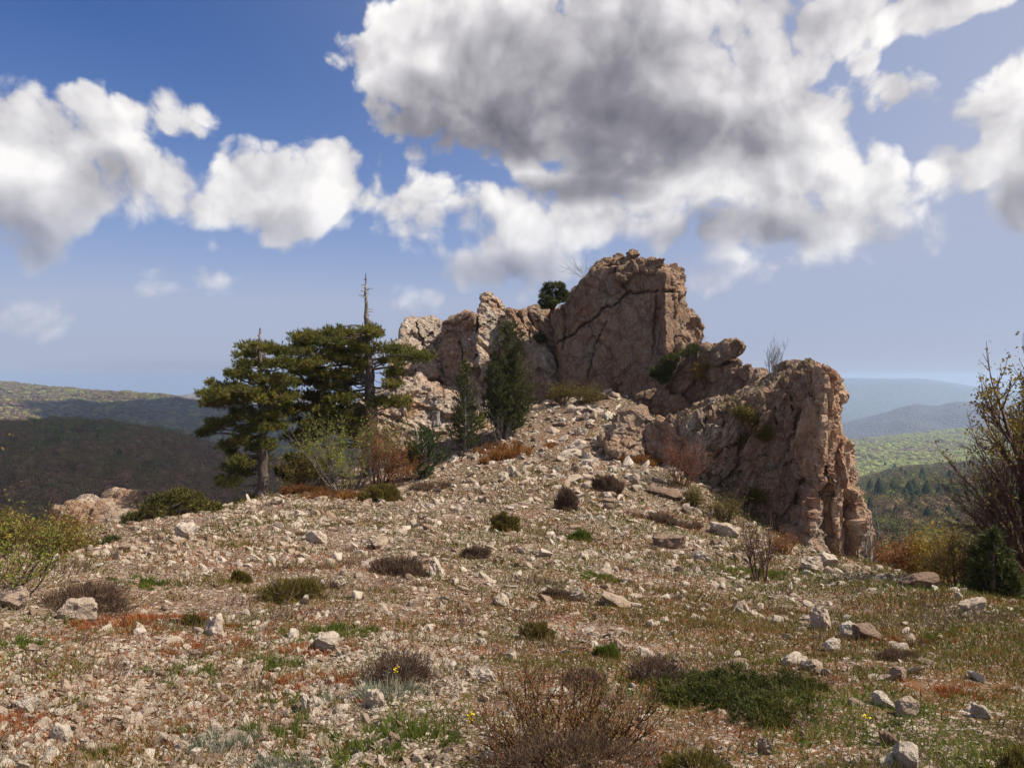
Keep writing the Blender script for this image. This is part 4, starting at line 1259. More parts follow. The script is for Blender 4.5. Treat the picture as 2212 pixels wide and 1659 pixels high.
# ------------------------------------------------------------------ broadleaved trees and shrubs
def shrub(label, base, H, W, seed, wood=None, leaf=None, n_stems=9, lev=2, leaf_n=4, leaf_size=.045, name='shrub', cat='shrub', up=.25, spread=.55, kids=(3, 4), r=.016, lean=(0, 0), flat=1.0, jitter=.05, aspect=.6):
    rng = np.random.default_rng(seed)
    b = np.array(base, dtype=float)
    root = empty(name, b)
    tag(root, label, cat)
    g, tips = Geo(), []
    for i in range(n_stems):
        a = 2 * math.pi * (i + rng.random()) / n_stems
        out = rng.uniform(.15, 1.0)
        dv = np.array((math.cos(a) * W * .5 * out + lean[0] * H, math.sin(a) * W * .5 * out * flat + lean[1] * H, H * rng.uniform(.55, .9)))
        L = np.linalg.norm(dv) * .58
        grow(g, b + np.array((math.cos(a), math.sin(a), 0)) * W * .06 - [0, 0, .03], dv, L, r * rng.uniform(.7, 1.2), lev, rng, tips, up, spread, kids, .58, .13, .0022)
    g.put('stems', wood or BARK_TWIG, root, True)
    if leaf is not None:
        tp = np.array([t[0] for t in tips]); td = np.array([t[1] for t in tips])
        pos = np.repeat(tp, leaf_n, 0) + rng.normal(size=(len(tp) * leaf_n, 3)) * jitter
        nrm = rng.normal(size=pos.shape) + np.array((0, 0, .7))
        f = Geo()
        f.add(*leaves(pos, nrm, leaf_size * rng.uniform(.6, 1.3, len(pos)), rng, aspect))
        f.put('leaves', leaf, root)
    return root


def px(d):
    return d / F_PX


# large beech at the edge of the picture
def beech():
    rng = np.random.default_rng(601)
    b = at(*S(5, 1120, 1420), 12.6)
    b[2] = gz(b[0], b[1]) - .05
    root = empty('beech_tree', b)
    tag(root, 'tall young beech with purplish bare twigs and ochre leafing top', 'beech')
    g, tips = Geo(), []
    k = 12.6 * px(1) * SHEETS[5][2]
    for i, (x, y, r) in enumerate([(1060, 150, .085), (950, 260, .05), (880, 420, .045), (820, 560, .04), (740, 700, .036), (690, 820, .032), (680, 960, .030), (1140, 60, .07), (1220, 300, .06), (990, 420, .04), (900, 640, .035), (800, 860, .03), (1250, 620, .05), (720, 1090, .028), (980, 780, .03), (860, 1020, .028), (800, 1200, .026), (760, 780, .03), (940, 920, .03), (860, 520, .03), (1010, 300, .04)]):
        tip = at(*S(5, x, y + max(0, 700 - y) * .24), 12.6 + rng.normal() * .7)
        st = b + (np.array((0, 0, 1.0)) * min(1.6, max(.15, (tip[2] - b[2]) * .35)))
        dv = tip - st
        grow(g, b if i == 0 else st, (tip - b if i == 0 else dv), np.linalg.norm(tip - (b if i == 0 else st)) * .62, r, 3, rng, tips, .12, .36, (5, 6), .50, .07, .0035, 4, .22, 4)
    g.put('branches', BARK_PURPLE, root, True)
    tp = np.array([t[0] for t in tips])
    zt = at(2150, 1000, 12.6)[2]
    keep = rng.random(len(tp)) < (0.03 + 0.60 * sstep(tp[:, 2], zt - .2, zt + 1.2))
    tp = np.repeat(tp[keep], 2, 0)
    pos = tp + rng.normal(size=tp.shape) * .05
    f = Geo()
    f.add(*leaves(pos, rng.normal(size=pos.shape) + [0, 0, .5], .060 * rng.uniform(.6, 1.3, len(pos)), rng, .62))
    f.put('leaves', LEAF_OCHRE, root)


beech()


PERCHED = {615, 616, 617, 632, 634, 638, 650, 651, 652, 653, 654}


def sh(label, sheet, x, y, d, w, h, seed, **kw):
    """A shrub whose foot is at sheet point (x, y); w and h in survey units."""
    kw.pop('ground', False)
    if seed in PERCHED:
        b = seat(*S(sheet, x, y), d)
        return shrub(label, b, h * px(b[1]), w * px(b[1]), seed, **kw)
    b = at(*S(sheet, x, y), d)
    drop = b[2] - gz(b[0], b[1]) + .04
    b[2] -= drop
    return shrub(label, b, h * px(d) + max(0, drop) * .8, w * px(d), seed, **kw)


sh('wide leafing shrub with pale curved stems in front of the big pine', 3, 1130, 1530, 26.4, 310, 205, 611, wood=BARK_GREY, leaf=LEAF_LIME, n_stems=22, leaf_n=3, leaf_size=.07, r=.025, spread=.5)
sh('russet twiggy shrub under the big pine trunk', 3, 1350, 1450, 27.0, 190, 165, 612, wood=BARK_RED, leaf=LEAF_AUTUMN, n_stems=18, leaf_n=3, leaf_size=.05, r=.02)
sh('orange-leaved shrub between the russet shrub and the short bushy pine', 3, 1470, 1490, 26.4, 130, 110, 613, wood=BARK_RED, leaf=LEAF_AUTUMN, n_stems=11, leaf_n=4, leaf_size=.05)
sh('ochre leafy thicket low between the two old pines', 3, 900, 1520, 27.2, 220, 120, 640, wood=BARK_TWIG, leaf=LEAF_OCHRE, n_stems=20, leaf_n=4, leaf_size=.06, jitter=.08)
sh('russet feathery shrub against the foot of the buttress', 2, 500, 1090, 25.2, 150, 130, 614, wood=BARK_RED, leaf=plant_mat('russet_buds', [(0.1, (0.12, 0.05, 0.035)), (0.5, (0.20, 0.09, 0.06)), (0.9, (0.29, 0.15, 0.10))], .3, .7), n_stems=15, leaf_n=5, leaf_size=.04, jitter=.08, r=.018)
sh('yellow-orange bush growing on the rock below the leaning block', 2, 640, 420, 32.0, 66, 76, 615, wood=BARK_TWIG, leaf=LEAF_YELLOW, n_stems=10, leaf_n=4, leaf_size=.055, jitter=.08)
sh('fine bare shrub standing on the ridge crest against the sky', 2, 1060, 370, 29.4, 66, 96, 616, wood=BARK_GREY, n_stems=7, lev=3, r=.014, up=.5, spread=.4)
sh('thin bare twigs on the summit crag beside its sloping edge', 1, 1390, 235, 36.4, 66, 52, 617, wood=BARK_GREY, n_stems=7, lev=2, r=.011, spread=.45, lean=(-.7, 0))
sh('small bare tree leaning beside the buttress with pale forked limbs', 5, 270, 1300, 19.0, 150, 215, 618, wood=BARK_GREY, n_stems=3, lev=3, r=.05, up=.3, spread=.6, kids=(2, 3), name='bare_tree', cat='tree', lean=(.2, 0))
sh('dark bare twiggy shrub on the turf before the buttress', 8, 570, 345, 12.6, 150, 165, 619, wood=BARK_PURPLE, n_stems=7, lev=3, r=.02, up=.35, spread=.42, kids=(3, 4), ground=True)
sh('rusty low scrub in front of the dark bare shrub', 8, 700, 200, 16.2, 90, 60, 620, wood=BARK_RED, leaf=LEAF_AUTUMN, n_stems=12, leaf_n=2, leaf_size=.035, ground=True)
sh('yellow-green bush beyond the rim left of the dark juniper', 5, 640, 1400, 16.5, 150, 160, 621, wood=BARK_TWIG, leaf=LEAF_YELLOW, n_stems=14, leaf_n=4, leaf_size=.06, jitter=.09)
sh('orange-brown bush beyond the rim next to the buttress foot', 5, 430, 1340, 17.5, 150, 100, 622, wood=BARK_RED, leaf=LEAF_AUTUMN, n_stems=14, leaf_n=4, leaf_size=.055, jitter=.09)
sh('low olive bush beyond the rim between orange and yellow bushes', 5, 540, 1370, 18.5, 110, 60, 623, wood=BARK_TWIG, leaf=LEAF_OCHRE, n_stems=12, leaf_n=4, leaf_size=.055, jitter=.09)
sh('brown bare thicket below the beech at the right rim', 5, 760, 1400, 13.5, 150, 170, 624, wood=BARK_PURPLE, n_stems=16, lev=3, r=.016, kids=(3, 4), leaf=LEAF_OCHRE, leaf_n=1, leaf_size=.04)
sh('reddish bare bush sticking up from the left gully', 4, 380, 1270, 19.5, 100, 95, 625, wood=BARK_RED, n_stems=18, lev=2, r=.014, leaf=LEAF_AUTUMN, leaf_n=2, leaf_size=.03)
sh('tall orange-brown bush at the left edge of the gully', 4, 40, 1330, 15.0, 120, 85, 626, wood=BARK_RED, leaf=LEAF_OCHRE, n_stems=18, leaf_n=4, leaf_size=.045, jitter=.08)
sh('mixed rusty scrub filling the gully below the outcrop', 4, 330, 1420, 13.5, 190, 90, 627, wood=BARK_RED, leaf=LEAF_OCHRE, n_stems=22, leaf_n=4, leaf_size=.04, jitter=.08)
sh('olive scrub between the rusty scrub and the small juniper', 4, 500, 1430, 15.5, 110, 70, 628, wood=BARK_TWIG, leaf=HEATH_OLIVE, n_stems=16, leaf_n=4, leaf_size=.04, jitter=.08)
sh('bright yellow-green leafy sapling at the left edge', 4, -20, 1480, 6.6, 250, 160, 629, wood=BARK_TWIG, leaf=LEAF_LIME, n_stems=9, leaf_n=2, leaf_size=.030, jitter=.03, r=.006, lean=(.55, 0), kids=(2, 4))
sh('sapling spray with lime leaves above the heather', 4, 60, 1500, 6.4, 170, 130, 630, wood=BARK_TWIG, leaf=LEAF_LIME, n_stems=5, leaf_n=2, leaf_size=.028, jitter=.025, r=.005, lean=(.7, 0), kids=(2, 3))
_b = at(-150, 1290, 7.0); _b[2] = gz(_b[0], _b[1])
shrub('slender sapling at the left edge with leafy tips against the sky', _b, 3.1, 1.75, 631, wood=BARK_TWIG, leaf=LEAF_OCHRE, n_stems=7, leaf_n=3, leaf_size=.032, jitter=.02, r=.010, kids=(2, 3), name='sapling', cat='sapling')
sh('thin reddish bare shrub on the pale knoll', 1, 465, 1050, 31.8, 14, 66, 632, wood=BARK_RED, n_stems=4, lev=2, r=.010, up=.6, spread=.3)
sh('bare twiggy thicket at the foot of the tallest young pine', 1, 830, 1400, 30.0, 80, 90, 633, wood=BARK_GREY, n_stems=9, lev=2, r=.012, spread=.5)
sh('dark shrub clump on the shaded rib beside the slab', 1, 1085, 650, 35.2, 24, 20, 634, wood=BARK_TWIG, leaf=NEEDLE_DARK, n_stems=9, leaf_n=6, leaf_size=.06, jitter=.1)
sh('low dark scrub in the shade at the foot of the slab', 1, 1230, 1050, 34.4, 80, 50, 635, wood=BARK_TWIG, leaf=HEATH_OLIVE, n_stems=14, leaf_n=4, leaf_size=.05, jitter=.1)
sh('dark bushes in the hollow right of the slab foot', 1, 1400, 1010, 34.0, 70, 34, 639, wood=BARK_TWIG, leaf=HEATH_OLIVE, n_stems=14, leaf_n=5, leaf_size=.05, jitter=.1)
sh('dark scrub in the shade against the buttress foot', 2, 760, 1260, 23.0, 110, 60, 636, wood=BARK_TWIG, leaf=HEATH_OLIVE, n_stems=14, leaf_n=4, leaf_size=.045, jitter=.1)
sh('small green-brown scrub below the russet feathery shrub', 2, 560, 1170, 23.6, 60, 46, 637, wood=BARK_TWIG, leaf=HEATH_OLIVE, n_stems=10, leaf_n=4, leaf_size=.045, jitter=.08)
for _i, (_x, _y, _d, _w, _l) in enumerate([(960, 640, 25.2, 60, 'dark ledge scrub high on the buttress wall'), (1010, 730, 25.0, 44, 'dark scrub below the ledge scrub on the buttress wall'), (870, 600, 25.7, 44, 'dark scrub left of the ledge scrub on the buttress wall'), (860, 760, 25.4, 30, 'small dark tuft in a wall crack under the ledge scrub'), (950, 1120, 24.6, 30, 'small dark bush in the wall crack low on the buttress')]):
    sh(_l, 2, _x, _y, _d, _w, 22, 650 + _i, wood=BARK_TWIG, leaf=HEATH_OLIVE, n_stems=12, leaf_n=5, leaf_size=.05, jitter=.10)
sh('fine pale tuft of twigs at the right edge of the summit crag', 2, 610, 150, 34.4, 20, 34, 638, wood=BARK_GREY, n_stems=6, lev=2, r=.008)


# ------------------------------------------------------------------ cushions, heath and tussocks on the scree
def cushion(label, u, v, w_px, h_px, seed, mat, twig=None, name='cushion_shrub', cat='shrub', kind='dome', dens=1.0, blade=.05, width=.006, depth=None, mix=None):
    rng = np.random.default_rng(seed)
    b = on_ground(u, v)
    d = b[1]
    a = w_px * .6 * px(d); h = h_px * .92 * px(d)
    dp = depth or .75
    root = empty(name, b)
    tag(root, label, cat)
    blade = max(blade * .6, rng.uniform(.0055, .0065) * d); width = max(width, .0011 * d)
    n = int(dens * 5200 * min(1.6, max(.35, a * 2.2)))
    dr = rng.normal(size=(n, 3)); dr[:, 2] = np.abs(dr[:, 2]) * 1.0
    dr = unit(dr)
    lump = 0.78 + 0.35 * vnoise(dr * 2.6 + seed, seed)
    rad = rng.uniform(.55, 1.0, n) ** .6 * lump
    pos = b + dr * np.array([a, a * dp, h]) * rad[:, None]
    pos[:, 2] -= .01
    g = Geo()
    if kind == 'dome':
        ax = dr * .8 + np.array((0, 0, .7)) + rng.normal(size=(n, 3)) * .35
        g.add(*needles(pos - unit(ax) * blade * .5, ax, blade * rng.uniform(.6, 1.3, n), width, rng))
    else:                                                        # tussock: blades from the foot
        ns = 34
        subs = rng.normal(size=(ns, 3)) * np.array([a * .58, a * .58 * dp, 0])
        big = rng.uniform(.25, 1.0, ns)
        wh = rng.choice(ns, n, p=big / big.sum())
        foot = b + subs[wh] + rng.normal(size=(n, 3)) * np.array([a * .10, a * .10, 0]) * big[wh][:, None]
        foot[:, 2] = ground_z(foot[:, 0], foot[:, 1], True) - .005
        ax = (foot - b) * np.array([1.1, 1.1, 0]) / max(a, .01) * .55 + np.array((0, 0, 1.0)) + rng.normal(size=(n, 3)) * .28
        g.add(*blades(foot, ax, h * .85 * big[wh] * rng.uniform(.35, 1.15, n), width * .8, rng, .4))
    g.put('foliage', mat, root)
    if twig is not None:
        t = Geo()
        m = 34
        for i in range(m):
            e = unit(np.array((rng.normal(), rng.normal(), abs(rng.normal()) + .3)))
            q = b + e * np.array([a, a * dp, h]) * rng.uniform(.7, 1.03)
            t.tube(bezier(b, (b + q) / 2 + rng.normal(size=3) * .03 * a, q, 4), np.linspace(.0008 + .00035 * d, .00025 * d, 4), 3)
        t.put('twigs', twig, root)
    return root


for (lab, u, v, w, h, mat, tw, kw) in [
    ('round dark olive cushion shrub standing alone mid-slope', 1090, 1148, 72, 46, HEATH_OLIVE, BARK_TWIG, {}),
    ('long dark brown cushion shrub mid-slope beside a jagged stone', 860, 1240, 136, 54, HEATH_BROWN, BARK_TWIG, {}),
    ('grey-brown domed cushion shrub left of the long dark one', 632, 1292, 142, 60, HEATH_OLIVE, BARK_GREY, {}),
    ('little brown cushion shrub right of the long dark one', 1025, 1204, 60, 32, HEATH_BROWN, BARK_TWIG, {}),
    ('brown rounded bush at the brow in front of the leafing shrub', 822, 1080, 100, 42, HEATH_OLIVE, BARK_TWIG, {}),
    ('reddish upright twig bush on the upper scree', 1222, 1102, 52, 58, HEATH_BROWN, BARK_RED, {}),
    ('pinkish twiggy bush beside the scree slabs', 1312, 1062, 64, 44, HEATH_BROWN, BARK_RED, {}),
    ('low dark green cushion near the upright reddish bush', 1252, 1168, 50, 26, GREEN_TURF, None, {}),
    ('olive and ochre spiky bush in the middle of the turf', 1160, 1380, 86, 54, HEATH_OLIVE, BARK_TWIG, {}),
    ('large grey-brown domed bush above the creeping juniper', 1422, 1472, 150, 80, HEATH_BROWN, BARK_GREY, {}),
    ('dark green cushion just left of the large grey-brown bush', 1310, 1420, 60, 42, GREEN_TURF, BARK_TWIG, {}),
    ('greyish tangled heath clump below centre-left', 870, 1468, 170, 80, HEATH_BROWN, BARK_GREY, {}),
    ('straw-tipped twiggy heath above the big foreground bush', 1262, 1484, 110, 50, HEATH_BROWN, BARK_RED, {}),
    ('purplish heather spread at the left rim behind the slanting boulder', 185, 1316, 235, 80, HEATH_BROWN, BARK_RED, {'depth': .6}),
    ('small brown heather behind the two boulders on the right', 1938, 1424, 98, 30, HEATH_BROWN, BARK_RED, {}),
    ('olive bush cut off at the bottom right corner', 2200, 1690, 110, 90, HEATH_OLIVE, BARK_TWIG, {}),
    ('brown-green heath at the bottom edge right of the big twiggy bush', 1500, 1672, 200, 70, HEATH_OLIVE, BARK_GREY, {}),
    ('small dark bush on the left slope below the gully', 415, 1352, 60, 34, HEATH_OLIVE, BARK_TWIG, {}),
    ('olive tuft above the domed grey-brown bush on the left', 520, 1256, 56, 34, HEATH_OLIVE, None, {}),
    ('orange dry scrub on the brow left of the rounded brown bush', 655, 1066, 90, 26, HEATH_RUST, BARK_RED, {}),
    ('ochre dry scrub on the brow under the rim pine', 735, 1076, 90, 24, HEATH_OLIVE, BARK_RED, {}),
    ('brown dry scrub beside the short bushy young pine', 925, 1058, 60, 22, HEATH_RUST, BARK_RED, {}),
    ('reddish dry scrub at the base of the tallest young pine', 1080, 985, 90, 26, HEATH_RUST, BARK_RED, {}),
    ('orange scrub on the scree under the sunlit blocky boulder', 1385, 1000, 60, 24, HEATH_RUST, BARK_RED, {}),
    ('brown scrub along the lower edge of the scree', 1440, 1130, 80, 26, HEATH_BROWN, BARK_RED, {}),
    ('brown heath low down between stones right of the middle bush', 1200, 1290, 80, 24, HEATH_BROWN, BARK_RED, {}),
]:
    if mat is HEATH_RUST or 'scrub' in lab:
        cushion(lab, u, v, w, h * 1.15, 700 + int(u), LEAF_AUTUMN if 'orange' in lab or 'ochre' in lab else LEAF_AUTUMN if 'red' in lab else HEATH_BROWN, tw, kind='tussock', dens=.5, width=.02)
    else:
        cushion(lab, u, v, w, h, 700 + int(u), mat, tw, **kw)

cushion('big tangled twiggy brown bush at the bottom centre', 1225, 1676, 380, 140, 761, HEATH_BROWN, None, dens=1.6, blade=.035, width=.003)
sh('spray of long reddish stems rising from the big twiggy bush', 7, 1400, 1471, 3.45, 470, 140, 762, wood=BARK_RED, leaf=HEATH_OLIVE, n_stems=46, lev=2, leaf_n=2, leaf_size=.012, r=.0035, jitter=.012, spread=.35, up=.3)

for (lab, u, v, w, h, mat) in [
    ('bright green grass tussock patch mid-slope on the left', 735, 1366, 115, 30, GREEN_TURF),
    ('green tussock among pale stones at the bottom left', 585, 1590, 110, 60, GREEN_TURF),
    ('second green tussock just up from the bottom left one', 620, 1520, 70, 40, GREEN_TURF),
    ('silvery tuft with green blades near the bottom left', 470, 1620, 95, 56, GREY_GREEN),
    ('silvery grey cushion beside a white stone below centre-left', 828, 1502, 90, 50, GREY_GREEN),
    ('pale silvery tuft at the bottom edge', 600, 1665, 100, 50, GREY_GREEN),
    ('silvery tuft with yellow tips in the lower left stones', 690, 1520, 60, 30, GREY_GREEN),
    ('dark green leafy clump below centre-left', 878, 1592, 96, 56, GREEN_TURF),
    ('dark green clump at the left of the leafy one', 770, 1640, 120, 60, GREEN_TURF),
    ('green tuft at the left edge below the boulders', 52, 1395, 64, 34, GREEN_TURF),
    ('dark green tuft among gravel at lower left', 150, 1516, 60, 24, GREEN_TURF),
    ('dark green tuft at bottom left in the rusty gravel', 215, 1640, 50, 36, GREEN_TURF),
    ('green tussock beside the rusty patch on the left', 608, 1440, 62, 34, GREEN_TURF),
    ('green grassy tuft with long blades left of centre', 395, 1462, 110, 36, GREEN_TURF),
    ('small green tuft at the far right turf', 2015, 1378, 40, 20, GREEN_TURF),
    ('low green patch right of the large grey-brown bush', 1700, 1428, 130, 18, GREEN_TURF),
    ('green tuft under the buttress on the scree foot', 1640, 1240, 60, 16, GREEN_TURF),
    ('green tuft in the stones right of the jagged boulder', 1300, 1250, 60, 16, GREEN_TURF),
    ('dark green tuft on the left slope under the rim boulder', 320, 1262, 70, 20, GREEN_TURF),
    ('rust-red dry clump left of the pale block', 330, 1348, 190, 26, HEATH_RUST),
    ('rust-red dry tuft by the big pale stone left of centre', 690, 1408, 84, 28, HEATH_RUST),
    ('rusty dry patch at the left edge', 40, 1575, 120, 34, HEATH_RUST),
    ('rust-red dry patch lower left of centre', 680, 1480, 110, 34, HEATH_RUST),
    ('rust-red tuft beside the white stone', 790, 1524, 50, 24, HEATH_RUST),
    ('rusty streak of dry plants among gravel on the left', 440, 1402, 120, 26, HEATH_RUST),
    ('rust-coloured dry plants at the right edge', 2090, 1500, 110, 22, HEATH_RUST),
    ('rust-coloured dry plants by the two boulders on the right', 1950, 1390, 90, 18, HEATH_RUST),
]:
    cushion(lab, u, v, w * 1.45, h * 1.0, 800 + int(u), mat, None, name='grass_tussock' if mat is GREEN_TURF else 'dry_tuft' if mat is HEATH_RUST else 'silvery_tuft', cat='tuft' if mat is not GREEN_TURF else 'grass tuft', kind='tussock', dens=.42, width=.0055)


def flowers():
    rng = np.random.default_rng(77)
    ym = material('yellow_petals', lambda x: (x.ramp(x.noise(None, 9), [(0.3, (0.60, 0.42, 0.02)), (0.7, (0.75, 0.58, 0.04))]), None, 0, 0), .6)
    for (lab, u, v, n) in [('yellow flower spike above the silvery cushion', 1018, 1590, 7), ('yellow flower beside the silvery cushion', 855, 1480, 5), ('tiny yellow flower right of the big twiggy bush', 1870, 1590, 4)]:
        b = on_ground(u, v)
        root = empty('flower', b)
        tag(root, lab, 'flower')
        g = Geo()
        g.tube([b, b + [0.004, 0, .05], b + [0.002, 0, .10]], [.0016, .0014, .001], 4)
        g.put('stalk', GREEN_TURF, root)
        f = Geo()
        p = b + np.stack((rng.normal(size=n * 4) * .008, rng.normal(size=n * 4) * .008, rng.uniform(.06, .105, n * 4)), 1)
        f.add(*leaves(p, rng.normal(size=p.shape), .014, rng, .8))
        f.put('petals', ym, root)


flowers()


# stump and dead branches
def stump():
    rng = np.random.default_rng(88)
    b = seat(*S(1, 412, 1180), 31.6)
    root = empty('tree_stump', b)
    tag(root, 'grey sawn tree stump on the pale knoll', 'stump')
    g = Geo()
    n, m = 20, 7
    H = 95 * SHEETS[1][2] * 31.6 / F_PX
    a = np.arange(n) * 2 * math.pi / n
    v = []
    for i in range(m):
        t = i / (m - 1)
        r = (.17 + .10 * (1 - t) ** 2.5) * (1 + .10 * np.sin(a * 5 + 1) * (1 - t * .4) + .05 * rng.normal(size=n))
        v.append(np.stack((b[0] + r * np.cos(a), b[1] + r * np.sin(a), np.full(n, b[2] + H * t - .05)), 1))
    v = np.concatenate(v + [np.array([[b[0], b[1], b[2] + H - .05]])])
    i = np.arange(m - 1)[:, None] * n + np.arange(n)[None]; j = np.arange(m - 1)[:, None] * n + (np.arange(n)[None] + 1) % n
    f = np.stack((i, j, j + n, i + n), -1).reshape(-1, 4)
    g.add(v, f)
    k = (m - 1) * n
    top = np.stack((k + np.arange(n), k + (np.arange(n) + 1) % n, np.full(n, m * n)), 1)
    g.add(v, top)
    g.put('bole', BARK_DEAD, root)
    r2 = Geo()
    for q in range(6):
        a0 = q * 1.05 + .3
        e = b + np.array((math.cos(a0) * .45, math.sin(a0) * .4, -.25))
        r2.tube(bezier(b + [math.cos(a0) * .14, math.sin(a0) * .14, .12], b + [math.cos(a0) * .3, math.sin(a0) * .3, .02], e, 6), np.linspace(.07, .02, 6), 6)
    r2.put('roots', BARK_DEAD, root, True)


stump()
for (lab, sheet, pts, d, r) in [
    ('bleached dead branch lying across the pale knoll', 1, [(30, 1148), (120, 1180), (200, 1215), (272, 1250)], 30.6, .035),
    ('pale curved stick lying on the scree', 2, [(185, 1418), (220, 1422), (250, 1412), (278, 1395)], 17.6, .014),
    ('bleached forked branch in the russet shrub', 3, [(1290, 1235), (1330, 1205), (1370, 1200), (1410, 1215)], 26.6, .03),
    ('thin bleached stick at the foot of the bare tree', 8, [(1190, 235), (1250, 215), (1330, 230), (1420, 240)], 16.5, .016),
]:
    p = np.array([at(*S(sheet, x, y), d) for x, y in pts])
    if sheet in (8,) or 'scree' in lab:
        p = np.array([np.array((q[0], q[1], gz(q[0], q[1]) + .03)) for q in p])
    if 'knoll' in lab: p = np.array([seat(*S(sheet, x, y), d) + [0, -.03, .07] for x, y in pts])
    if 'forked' in lab: p = np.concatenate(([[p[0][0], p[0][1], gz(p[0][0], p[0][1])]], p))
    o = empty('dead_branch', p[0]); tag(o, lab, 'branch')
    g = Geo(); g.tube(p, np.linspace(r, r * .5, len(p)), 6); g.put('stick', BARK_DEAD, o, True)
    for f in (.35, .6, .8):
        g = Geo()
        a = p[0] + (p[-1] - p[0]) * f; k = int(f * (len(p) - 1))
        a = p[k] + (p[k + 1] - p[k]) * (f * (len(p) - 1) - k)
        g.tube([a, a + np.array((.1, -.05, .10)) * r * 60 * .5, a + np.array((.25, -.05, .16)) * r * 60 * .5], [r * .5, r * .4, r * .2], 4)
        g.put('side_twig', BARK_DEAD, o, True)


# ------------------------------------------------------------------ stones
def mat_stone(x):
    g = x.new('ShaderNodeNewGeometry')
    oi = x.new('ShaderNodeObjectInfo')
    p = g.outputs['Position']
    f = x.m('FRACT', x.m('ADD', g.outputs['Random Per Island'], oi.outputs['Random']))
    col = x.ramp(f, [(0.0, (0.19, 0.125, 0.088)), (0.2, (0.34, 0.25, 0.18)), (0.5, (0.46, 0.37, 0.285)), (1.0, (0.58, 0.505, 0.415))])
    n = x.noise(p, 9.0, 6, 0.7)
    col = x.mix(x.m('MULTIPLY', x.step(n, 0.46, 0.68), 0.65), col, (0.18, 0.14, 0.11))
    col = x.mix(x.m('MULTIPLY', x.step(x.noise(p, 4.0, 4, 0.6), 0.60, 0.74), 0.45), col, (0.36, 0.18, 0.10))
    spk = x.m('MULTIPLY', x.step(x.noise(p, 70.0, 3, 0.6), 0.58, 0.70), 0.35)
    col = x.mix(spk, col, (0.12, 0.10, 0.09))
    return col, x.m('ADD', x.noise(p, 26.0, 6, 0.7), x.m('MULTIPLY', x.noise(p, 8.0, 6, 0.7), 1.8)), 1.0, 0.03


STONE = material('scree_limestone', mat_stone, 0.92, 0.15)


def ico(sub):
    bm = bmesh.new()
    bmesh.ops.create_icosphere(bm, subdivisions=sub, radius=1.0)
    v = np.array([q.co[:] for q in bm.verts]); f = np.array([[q.index for q in p.verts] for p in bm.faces])
    bm.free()
    return v, f


ICO1, ICO2, ICO3 = ico(1), ico(2), ico(3)


def stone_shape(base, seed, cuts=9, rough=.06, flat=.6, karst=0.0):
    """A broken stone: a boxy lump chopped by random planes."""
    rng = np.random.default_rng(seed)
    v = np.sign(base[0]) * np.abs(base[0]) ** .84
    v = v * (1 + .16 * vnoise(base[0] * 1.5 + seed, seed)[:, None])
    sk = rng.normal(size=(3, 3)) * .16
    v = v + v @ sk
    for _ in range(cuts):
        n = unit(rng.normal(size=3)); h = rng.uniform(.38, .80)
        over = np.maximum(v @ n - h, 0)
        v = v - over[:, None] * n * .97
    if rough:
        v = v + unit(v) * (rough * fbm(v * 2.6, 4, seed, .6))[:, None]
    if karst:
        g_ = 1 - 2.2 * np.abs(fbm(v * np.array([4.2, 4.2, 1.1]) + seed, 3, seed + 4))
        v = v + unit(v * [1, 1, .4]) * (karst * g_)[:, None]
    v = v * np.array([rng.uniform(.9, 1.35), rng.uniform(.7, 1.0), rng.uniform(.5, .85) * flat / .6])
    return v / np.abs(v[:, :2]).max()


ICO4 = ico(4)
BIG = [mesh_from('stone', stone_shape(ICO3, 900 + i, 11, .07), ICO3[1], STONE) for i in range(14)]
JAG = [mesh_from('stone', stone_shape(ICO3, 930 + i, 14, .14, .7, .12), ICO3[1], STONE) for i in range(6)]
BIG_F = [mesh_from('boulder', stone_shape(ICO4, 900 + i, 12, .20, .55, .07), ICO4[1], STONE) for i in range(14)]
JAG_F = [mesh_from('boulder', stone_shape(ICO4, 930 + i, 11, .20, .75, .18), ICO4[1], STONE) for i in range(6)]
SMALL = [stone_shape(ICO1, 950 + i, 5, 0.0) for i in range(24)]
def octa(seed):
    rng = np.random.default_rng(seed)
    v = np.array([[1, 0, 0], [0, 1, 0], [-1, 0, 0], [0, -1, 0], [.2, .1, .6], [0, 0, -.5]]) + rng.normal(size=(6, 3)) * .22
    return v


OCTA = (None, np.array([[0, 1, 4], [1, 2, 4], [2, 3, 4], [3, 0, 4], [1, 0, 5], [2, 1, 5], [3, 2, 5], [0, 3, 5]]))
TINY = [octa(1100 + i) for i in range(24)]
SMALL2 = [stone_shape(ICO2, 980 + i, 8, .04) for i in range(16)]


def rock_at(label, u, v, w, h, seed, jag=False, group=None, name='boulder', cat='rock', sink=.42, tilt=.16, d=None):
    rng = np.random.default_rng(seed)
    b = on_ground(u, v) if d is None else at(u, v, d)
    if b is None: b = at(u, v, 30.0)
    me = (JAG_F if jag else BIG_F)[seed % (6 if jag else 14)]
    sx = w * .5 * px(b[1]); sz = h * .80 * px(b[1])
    zz = np.array([q.co[2] for q in me.vertices]); zr = np.ptp(zz)
    o = put(name, me)
    k = sz / (zr * (1 - sink))
    o.scale = (sx, max(sx * .75, k * .7), k)
    o.rotation_euler = (rng.normal() * tilt * .5, rng.normal() * tilt, rng.uniform(-.5, .5) + (math.pi if rng.random() < .5 else 0))
    b2 = b + np.array((0, o.scale[1] * .5, 0))
    o.location = (b2[0], b2[1], min(b[2], gz(b2[0], b2[1]) + .1 if d is None else 1e9) + sz * .26)
    return tag(o, label, cat, group)


